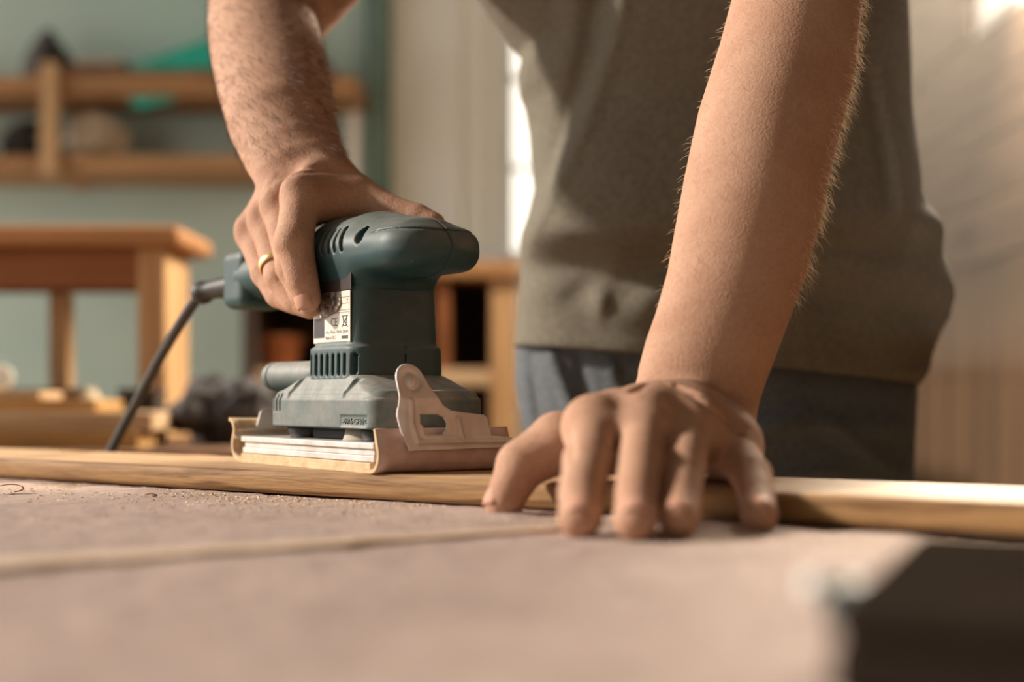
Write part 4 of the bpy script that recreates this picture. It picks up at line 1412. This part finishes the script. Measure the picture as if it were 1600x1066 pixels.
def trousers():
    V, F = [], []
    na = 160
    rows = list(np.linspace(0, 1, 70))
    Lp = [(500, 812), (545, 806), (600, 806), (640, 812), (672, 822), (760, 826), (900, 826)]
    Rp = [(500, 1416), (560, 1420), (620, 1424), (760, 1419), (900, 1415)]
    dc = 1.285
    for t in rows:
        py = 505 + t * 290
        Xl, Xr = (interp(Lp, py) - 800) / FPX * dc, (interp(Rp, py) - 800) / FPX * dc
        cx, hw = (Xl + Xr) / 2, (Xr - Xl) / 2
        z = CAMZ + (HZ - py) / FPX * dc
        for k in range(na):
            a = 2 * math.pi * k / na
            ca, sa = math.cos(a), math.sin(a)
            x = cx + hw * math.copysign(abs(ca) ** 0.85, ca)
            d = dc + 0.108 * math.copysign(abs(sa) ** 0.85, sa)
            px = x / d * FPX + 800
            if sa < 0.1:
                o = 0.0
                # creases fanning from the hip
                for (x0, y0, x1, y1, w, am) in ((1150, 690, 1260, 640, 9, 0.006), (1180, 660, 1400, 665, 16, 0.005), (1170, 745, 1300, 725, 9, 0.006), (1300, 660, 1410, 740, 12, 0.005), (860, 560, 900, 660, 12, 0.008), (905, 560, 925, 650, 9, -0.006), (955, 575, 975, 640, 7, 0.006), (830, 560, 845, 660, 9, -0.006)):
                    e = Vector((x1 - x0, y1 - y0)); q = Vector((px - x0, py - y0))
                    tt = min(1, max(0, q.dot(e) / e.dot(e)))
                    o += am * math.exp(-((q - e * tt).length / w) ** 2)
                o += 0.003 * mnoise.noise(Vector((x * 20, z * 20, 2)))
                d -= o
            V.append(Vector((x, d, z)) - person.location)
    n = len(rows)
    for i in range(n - 1):
        for k in range(na):
            F.append((i * na + k, (i + 1) * na + k, (i + 1) * na + (k + 1) % na, i * na + (k + 1) % na))
    # legs, hidden behind the workbench
    mb = MB()
    for sx in (-0.085, 0.085):
        mb.tube(spline([Vector((0.185 + sx, 1.285, 0.02)) - person.location, Vector((0.185 + sx * 1.15, 1.29, -0.35)) - person.location, Vector((0.185 + sx * 1.3, 1.31, FLOOR + 0.004)) - person.location], 14), list(np.linspace(0.088, 0.062, 15)), 28)
    b = len(V)
    V += [Vector(v) for v in mb.v]; F += [tuple(i + b for i in q) for q in mb.f]
    o = mesh('trousers', V, F, M['jeans'], person, True)
    md = o.modifiers.new('thickness', 'SOLIDIFY'); md.thickness = 0.0015; md.offset = 0
    o['label'] = 'dark slate cotton trousers'
    rv = P(1412, 604, 1.235) - person.location
    MB().tube([rv + Vector((0, 0.002, 0)), rv - Vector((0, 0.002, 0)), rv - Vector((0, 0.003, 0))], [0.0035, 0.0035, 0.002], 14).build('rivet', M['steel'], o, True)
trousers()

# ---------------------------------------------------------------- fine hair on the forearms
def arm_hair():
    N = normals(lV, lQ)
    hv, hf = [], []
    r = random.Random(5)
    def strand(p, n, L, dirn):
        b = len(hv)
        p, n = Vector(p), Vector(n)
        d1 = (n * 0.75 + dirn * 0.65 + Vector((r.gauss(0, .28), r.gauss(0, .28), r.gauss(0, .28)))).normalized()
        d2 = (d1 + dirn * 0.5 + Vector((r.gauss(0, .2), r.gauss(0, .2), r.gauss(0, .2)))).normalized()
        q = [p - n * 0.0005, p + d1 * L * 0.5, p + d1 * L * 0.5 + d2 * L * 0.5]
        s = d1.cross(Vector((0.3, 1, 0.2))).normalized(); t = d1.cross(s)
        for i, c in enumerate(q):
            w = (0.00010, 0.00009, 0.00003)[i]
            for kk in range(3):
                a = kk * 2.094
                hv.append(c + (s * math.cos(a) + t * math.sin(a)) * w - person.location)
        for i in range(2):
            for kk in range(3):
                hf.append((b + i * 3 + kk, b + i * 3 + (kk + 1) % 3, b + (i + 1) * 3 + (kk + 1) % 3, b + (i + 1) * 3 + kk))
    down = (P(1104, 560, .806) - P(1228, 100, .888)).normalized()
    fore = lV[:, 2] > 0.115
    right = np.where(fore & (N[:, 0] > 0.75))[0]
    left = np.where(fore & (N[:, 0] < -0.4))[0]
    for j in r.sample(list(right), min(1500, len(right))):
        hgt = lV[j, 2]
        if hgt < 0.16 and r.random() < 0.6: continue
        strand(lV[j], N[j], r.uniform(0.005, 0.0115), down)
    for j in r.sample(list(left), min(260, len(left))):
        strand(lV[j], N[j], r.uniform(0.004, 0.008), down)
    RN = normals(rV, rQ)
    d2 = (P(470, 262, .976) - P(428, 128, 1.025)).normalized()
    cand = np.where((rV[:, 2] > 0.215) & (rV[:, 2] < 0.33) & (RN[:, 0] > 0.6))[0]
    for j in r.sample(list(cand), min(260, len(cand))):
        strand(rV[j], RN[j], r.uniform(0.005, 0.010), d2)
    flat = np.where((rV[:, 2] > 0.222) & (rV[:, 2] < 0.40) & (RN[:, 1] < 0.15) & (rV[:, 0] < -0.08))[0]
    gold_v, gold_f = list(hv), list(hf)
    hv.clear(); hf.clear()
    for j in r.sample(list(flat), min(2600, len(flat))):
        n_ = Vector(RN[j])
        along = d2 + Vector((0.35, 0, 0)); along = (along - n_ * along.dot(n_)).normalized()
        strand(rV[j] + RN[j] * 0.0003, n_ * 0.25, r.uniform(0.006, 0.011), along * 1.5)
    o = mesh('dark_arm_hair', hv, hf, M['hair_brown'], person)
    o['kind'] = 'stuff'; o['label'] = 'short brown hair lying on the gripping forearm'
    hv, hf = gold_v, gold_f
    o = mesh('arm_hair', hv, hf, M['hair'], person)
    o['kind'] = 'stuff'
    o['label'] = 'fine golden hair on the forearms'
arm_hair()

# ================================================================ BACKGROUND
# ---- second bench carrying the stool and a pile of planks
SB = tag(empty('back_bench', (-0.95, 2.25, 0)), 'low-lit second workbench behind the board, carrying the stool and planks', 'workbench')
def part(name, lo, hi, m, parent, bev=0.003):
    L = parent.location
    return MB().box(Vector(lo) - L, Vector(hi) - L, bev).build(name, m, parent)
part('bench_top', (-1.75, 1.62, -0.04), (-0.285, 2.95, -0.001), M['brown_top'] if 'brown_top' in M else M['clutter'], SB)
for (x, y) in ((-1.68, 1.70), (-1.68, 2.86), (-0.36, 1.70), (-0.36, 2.86)):
    part('leg', (x - 0.04, y - 0.04, FLOOR), (x + 0.04, y + 0.04, -0.04), M['oak_z'], SB)

def stool():
    d = 2.05
    o = P(258, 690, d)                       # near right foot
    e = tag(empty('wooden_stool', (o.x, o.y, 0), 0.0), 'unfinished orange pine stool with rounded top standing on the back bench', 'stool')
    # local x to the right, y away; the near right leg stands at the origin
    h = 0.305
    def leg(x):
        mb = MB()
        # deep board leg with a notch cut into its foot
        mb.box((x - 0.040, 0, 0.0), (x - 0.0225, 0.15, 0.045), 0.002)
        mb.box((x - 0.0145, 0, 0.0), (x, 0.15, 0.045), 0.002)
        mb.box((x - 0.040, 0, 0.043), (x, 0.15, h - 0.030), 0.002)
        mb.build('leg', M['oak_z'], e)
    leg(0.0); leg(-0.52)
    MB().box((-0.207, 0.120, 0.0), (-0.177, 0.150, h - 0.086), 0.002).build('leg', M['oak_z'], e)
    f = Field((-0.61, -0.06, h - 0.034), (0.06, 0.22, h + 0.006), 0.003)
    f.put(RBox((-0.60, -0.040, h - 0.029), (0.030, 0.190, h), 0.011))
    sdf_obj('seat', f, M['seat_wood'], e, 2)
    MB().box((-0.52, 0.012, h - 0.085), (-0.0405, 0.030, h - 0.030), 0.002).build('apron', M['red_wood'], e)
    MB().box((-0.52, 0.120, h - 0.085), (-0.0405, 0.138, h - 0.030), 0.002).build('apron', M['red_wood'], e)
    return e
M['seat_wood'] = wood('seat_pine', srgb(176, 128, 86), srgb(142, 98, 62), 'X', ring=20)
stool()

# ---- planks piled on the back bench
def plank(name, px0, px1, d, z0, th, w, yaw, m, label):
    a, b = P(px0, 600, d), P(px1, 600, d)
    L = b.x - a.x
    o = MB().box((0, 0, 0), (L, w, th), 0.002).build(name, m)
    o.location = (a.x, d, z0); o.rotation_euler = (0, 0, math.radians(yaw))
    tag(o, label, 'plank', 'planks piled on the back bench')
    return o
plank('plank', -500, 212, 1.66, 0.0, 0.020, 0.16, 1, M['yellow_wood'], 'lowest yellowish plank of the pile at the lower left, on the back bench')
plank('plank', -420, 232, 1.665, 0.0205, 0.022, 0.13, 2, M['pale_wood'], 'pale middle plank of the pile left of the stool leg')
plank('plank', -460, 150, 1.70, 0.043, 0.014, 0.12, 0, M['yellow_wood'], 'thin yellow plank near the top of the pile at the left edge')
plank('plank', -380, 58, 1.70, 0.0575, 0.010, 0.10, 1.5, M['pale_wood'], 'short pale top plank of the pile at the far left')
def knotty(name, c, r, m, label, cat, seed=0, amp=0.25, parent=None):
    """irregular rounded lump with its own shape"""
    f = Field([c[i] - r[i] * 1.5 for i in range(3)], [c[i] + r[i] * 1.5 for i in range(3)], min(r) / 9)
    f.put(Ell(c, r))
    V, Q = f.surface(2)
    N = normals(V, Q)
    k = 1.6 / max(r)
    dis = np.array([mnoise.fractal(Vector((v[0] * k + seed, v[1] * k, v[2] * k)), 0.9, 2.0, 3) for v in V])
    V = V + N * (dis * amp * min(r))[:, None]
    V[:, 2] = np.maximum(V[:, 2], c[2] - r[2])
    base = A((c[0], c[1], c[2] - r[2]))
    o = link_mesh(name, fast_mesh(name, V - base, Q), m)
    o.location = base
    if label: tag(o, label, cat)
    return o
p = P(350, 650, 1.86)
knotty('crumpled_cloth', (p.x, p.y, 0.042), (0.060, 0.07, 0.042), M['dark_cloth'], 'crumpled dark slate cloth heaped behind the sander', 'cloth', 2, 0.7)
p = P(186, 620, 1.80)
e = tag(empty('card_box', (p.x, p.y + 0.01, 0.0)), 'small dark brown box standing between planks and stool leg', 'box')
MB().box((-0.024, 0.07, 0.0), (0.026, 0.13, 0.064), 0.003).build('box_body', M['box_brown'] if 'box_brown' in M else M['dark_inside'], e)
MB().box((-0.025, 0.069, 0.0645), (0.027, 0.131, 0.072), 0.003).build('lid', M['dark_inside'], e)
p = P(140, 603, 1.99)
knotty('linen_rag', (p.x, p.y, 0.036), (0.022, 0.025, 0.036), M['linen'], 'small pale rag left of the dark brown box', 'rag', 4, 0.4)
p = P(60, 606, 2.00)
e = tag(empty('offcut_tray', (p.x, p.y, 0.0)), 'open brown wooden tray behind the planks under the stool', 'tray')
MB().box((-0.07, -0.03, 0.0), (0.07, 0.05, 0.010), 0.002).build('tray_bottom', M['clutter'], e)
for (lo, hi) in (((-0.07, -0.03, 0.010), (0.07, -0.022, 0.072)), ((-0.07, 0.042, 0.010), (0.07, 0.05, 0.072)), ((-0.07, -0.0215, 0.010), (-0.062, 0.0415, 0.072)), ((0.062, -0.0215, 0.010), (0.07, 0.0415, 0.072))):
    MB().box(lo, hi, 0.001).build('tray_side', M['clutter'], e)
def highlight_roll(px, py, d, r, z0, label):
    q = P(px, py, d)
    mb = MB()
    n = 28
    for (ri, ro, h0, h1) in ((r * 0.55, r, -r * 0.4, r * 0.4),):
        V, F = [], []
        ri = r * 0.18
        prof = [(ri, h0), (ro * 0.96, h0), (ro, h0 * 0.8), (ro, h1 * 0.8), (ro * 0.96, h1), (ri, h1)]
        m = len(prof)
        for k in range(n):
            a = 2 * math.pi * k / n
            for (rr, hh) in prof: V.append((rr * math.cos(a), hh, rr * math.sin(a)))
        for k in range(n):
            for j in range(m):
                F.append((k * m + j, ((k + 1) % n) * m + j, ((k + 1) % n) * m + (j + 1) % m, k * m + (j + 1) % m))
        mb.add(V, F)
    o = mb.build('highlight_roll', M['white'], None, True)  # white disc stands in for a round out-of-focus highlight
    o.location = (q.x, q.y, z0 + r); o.rotation_euler = (0, 0, 0.35)
    tag(o, label, 'highlight')
highlight_roll(0, 597, 1.74, 0.0165, 0.0680, 'white disc for a round highlight on the plank pile at the left edge')

# ---- wall shelf
YS = 3.72
shelf = tag(empty('wall_shelf', (P(250, 250, YS).x, YS + 0.12, P(250, 262, YS).z)), 'orange pine wall shelf with two boards on the green wall', 'shelf')
def sp(px, py): return P(px, py, YS)
def spart(name, x0, y0, x1, y1, d0, d1, m):
    a, b = sp(x0, y1), sp(x1, y0)
    return part(name, (a.x, YS + d0, a.z), (b.x, YS + d1, b.z), m, shelf)
spart('shelf_board', -260, 118, 558, 148, 0.0, 0.26, M['oak'])
spart('shelf_board', -260, 242, 400, 270, 0.0, 0.26, M['oak'])
for x in (68, -180):
    spart('upright', x, 100, x + 27, 276, -0.03, -0.001, M['oak_z'])
    spart('upright', x, 100, x + 27, 276, 0.23, 0.26, M['oak_z'])
spart('upright', 388, 149, 410, 276, 0.0, 0.03, M['oak_z'])
spart('upright', 530, 149, 549, 276, 0.20, 0.23, M['oak_pale'] if 'oak_pale' in M else M['cream'])
spart('back_rail', -258, 130, 66, 140, -0.03, -0.002, M['oak'])
zt1 = sp(0, 118).z; zt2 = sp(0, 242).z
# things on the shelf
f0 = sp(52, 105)
def cone_bag():
    q = sp(50, 118)
    V, F = [], []
    n = 24
    prof = [(0.075, 0.0), (0.078, 0.02), (0.062, 0.07), (0.040, 0.11), (0.022, 0.135), (0.016, 0.15)]
    for (r, z) in prof:
        for k in range(n):
            a = 2 * math.pi * k / n
            rr = r * (1 + 0.12 * math.sin(3 * a + z * 30) + 0.05 * math.sin(7 * a))
            V.append((rr * math.cos(a), rr * 0.8 * math.sin(a), z))
    for i in range(len(prof) - 1):
        for k in range(n):
            F.append((i * n + k, i * n + (k + 1) % n, (i + 1) * n + (k + 1) % n, (i + 1) * n + k))
    F.append(tuple(range(n - 1, -1, -1)))
    F.append(tuple((len(prof) - 1) * n + k for k in range(n)))
    o = mesh('cloth_bag', V, F, M['dark_bag'], None, True)
    o.location = (q.x, YS + 0.13, zt1 + 0.0005)
    tag(o, 'dark pointed cloth bag on top of the wall shelf at the left', 'bag')
M['dark_bag'] = mat('dark_bag', srgb(52, 48, 40), srgb(40, 36, 30), scale=30, rough=0.9)
cone_bag()
def flat_box(name, px0, px1, z0, th, y0, y1, m, label, cat, tilt=0.0):
    a, b = sp(px0, 0).x, sp(px1, 0).x
    o = MB().box((0, 0, 0), (b - a, y1 - y0, th), 0.003).build(name, m)
    o.location = (a, YS + y0, z0); o.rotation_euler = (0, tilt, 0)
    tag(o, label, cat)
    return o
flat_box('board_offcut', 92, 196, zt1 + 0.0005, 0.022, 0.02, 0.22, M['clutter'], 'short brown board lying lowest in the stack beside the dark bag on the wall shelf', 'board')
flat_box('board_offcut', 100, 190, zt1 + 0.0230, 0.020, 0.04, 0.20, M['brown_wood'], 'brown board lying on the dark board on the wall shelf', 'board')
flat_box('board_offcut', 108, 180, zt1 + 0.0435, 0.014, 0.05, 0.19, M['linen'], 'small pale board on top of the stack on the wall shelf', 'board')
flat_box('board_offcut', 200, 520, zt1 + 0.0005, 0.022, 0.02, 0.22, M['clutter'], 'long brown board under the teal folder on the wall shelf', 'board')
def wedge(px0, px1, z_of, th0, th1, label, y0=0.03, y1=0.2):
    a, b = sp(px0, 0).x, sp(px1, 0).x
    V = [(0, 0, 0), (b - a, 0, 0.0), (b - a, 0, th1), (0, 0, th0), (0, y1 - y0, 0), (b - a, y1 - y0, 0.0), (b - a, y1 - y0, th1), (0, y1 - y0, th0)]
    F = [(0, 1, 2, 3), (5, 4, 7, 6), (4, 0, 3, 7), (1, 5, 6, 2), (3, 2, 6, 7), (4, 5, 1, 0)]
    o = mesh('file_folder', V, F, M['teal_cloth'])
    o.location = (a, YS + y0, z_of)
    tag(o, label, 'folder')
wedge(202, 400, zt1 + 0.0235, 0.010, 0.125, 'bright teal folder on top of the wall shelf beside the forearm')
o = mesh('teal_cloth', [(0, 0, 0), (0.115, 0, 0), (0.11, 0, -0.012), (0.03, 0, -0.028), (0.004, 0, -0.024), (0, 0.012, 0), (0.115, 0.012, 0), (0.11, 0.012, -0.012), (0.03, 0.012, -0.028), (0.004, 0.012, -0.024)],
         [(0, 4, 3, 2, 1), (5, 6, 7, 8, 9), (0, 1, 6, 5), (1, 2, 7, 6), (2, 3, 8, 7), (3, 4, 9, 8), (4, 0, 5, 9)], M['teal_cloth'])
o.location = (sp(200, 0).x, YS + 0.02, sp(0, 148.6).z)
tag(o, 'teal cloth corner hanging below the upper board of the wall shelf', 'cloth')
q = sp(130, 200)
knotty('linen_bundle', (q.x, YS + 0.12, zt2 + 0.060), (0.075, 0.07, 0.060), M['linen'], 'crumpled pale linen bundle on the lower board of the wall shelf', 'cloth', 7, 0.5)
q = sp(20, 200)
knotty('tool_bag', (q.x, YS + 0.14, zt2 + 0.055), (0.07, 0.07, 0.055), M['dark_bag'], 'dark bag on the lower board of the wall shelf at the left edge', 'bag', 9, 0.3)

# ---- open cabinet below the window
YC = 3.05
cab = tag(empty('open_cabinet', (P(600, 500, YC).x, YC + 0.2, FLOOR)), 'open pine cabinet with dark shelves behind the sander', 'cabinet')
def cpart(name, x0, y0, x1, y1, d0, d1, m):
    a, b = P(x0, y1, YC), P(x1, y0, YC)
    return part(name, (a.x, YC + d0, a.z), (b.x, YC + d1, b.z), m, cab)
zf = 620 + (CAMZ - FLOOR) / YC * FPX
cpart('cabinet_top', 372, 408, 822, 434, -0.02, 0.42, M['oak'])
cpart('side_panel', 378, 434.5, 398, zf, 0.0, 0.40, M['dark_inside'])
cpart('side_panel', 766, 434.5, 808, zf, 0.0, 0.40, M['oak_z'])
cpart('divider', 682, 434.5, 702, 576, 0.0, 0.36, M['red_wood'])
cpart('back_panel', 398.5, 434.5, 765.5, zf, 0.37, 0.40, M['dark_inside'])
cpart('shelf_board', 398.5, 576, 765.5, 604, 0.0, 0.365, M['shelf_beige'] if 'shelf_beige' in M else M['pale_wood'])
cpart('shelf_board', 398.5, 800, 765.5, 824, 0.0, 0.365, M['pale_wood'])
q = P(412, 600, YC)
def pot():
    prof = [(0.030, 0.0), (0.034, 0.004), (0.046, 0.060), (0.050, 0.062), (0.050, 0.074), (0.044, 0.074), (0.040, 0.058), (0.028, 0.008)]
    n = 28
    V, F = [], []
    for (r, z) in prof:
        for k in range(n):
            a = 2 * math.pi * k / n
            V.append((r * math.cos(a), r * math.sin(a), z))
    for i in range(len(prof) - 1):
        for k in range(n):
            F.append((i * n + k, i * n + (k + 1) % n, (i + 1) * n + (k + 1) % n, (i + 1) * n + k))
    F.append(tuple(range(n - 1, -1, -1))); F.append(tuple((len(prof) - 1) * n + k for k in range(n)))
    o = mesh('clay_pot', V, F, M['terracotta'], None, True)
    o.location = (P(428, 0, YC).x, YC + 0.10, P(0, 576, YC).z + 0.0005)
    tag(o, 'terracotta pot on the cabinet shelf behind the sander', 'pot')
pot()
# dark jar below the shelf
q = P(742, 640, YC)
knotty('cloth_bundle', (q.x, YC + 0.12, P(0, 800, YC).z + 0.11), (0.05, 0.05, 0.11), M['dark_bag'], 'dark bundle on the lower cabinet shelf right of the sander', 'bundle', 12, 0.15)

# ================================================================ DUST HAZE
def haze():
    m = bpy.data.materials.new('dusty_air')
    m.use_nodes = True
    nt = m.node_tree
    nt.nodes.remove(nt.nodes['Principled BSDF'])
    v = nt.nodes.new('ShaderNodeVolumeScatter')
    v.inputs['Color'].default_value = (1.0, 0.90, 0.80, 1)
    v.inputs['Density'].default_value = 0.03
    v.inputs['Anisotropy'].default_value = 0.55
    nt.links.new(v.outputs[0], nt.nodes['Material Output'].inputs['Volume'])
    o = MB().box((0.0, 0.74, 0.10), (0.93, 3.6, 1.6)).build('dust_haze', m)
    tag(o, 'faint dusty haze in the light below the high window', 'haze', kind='stuff')
haze()
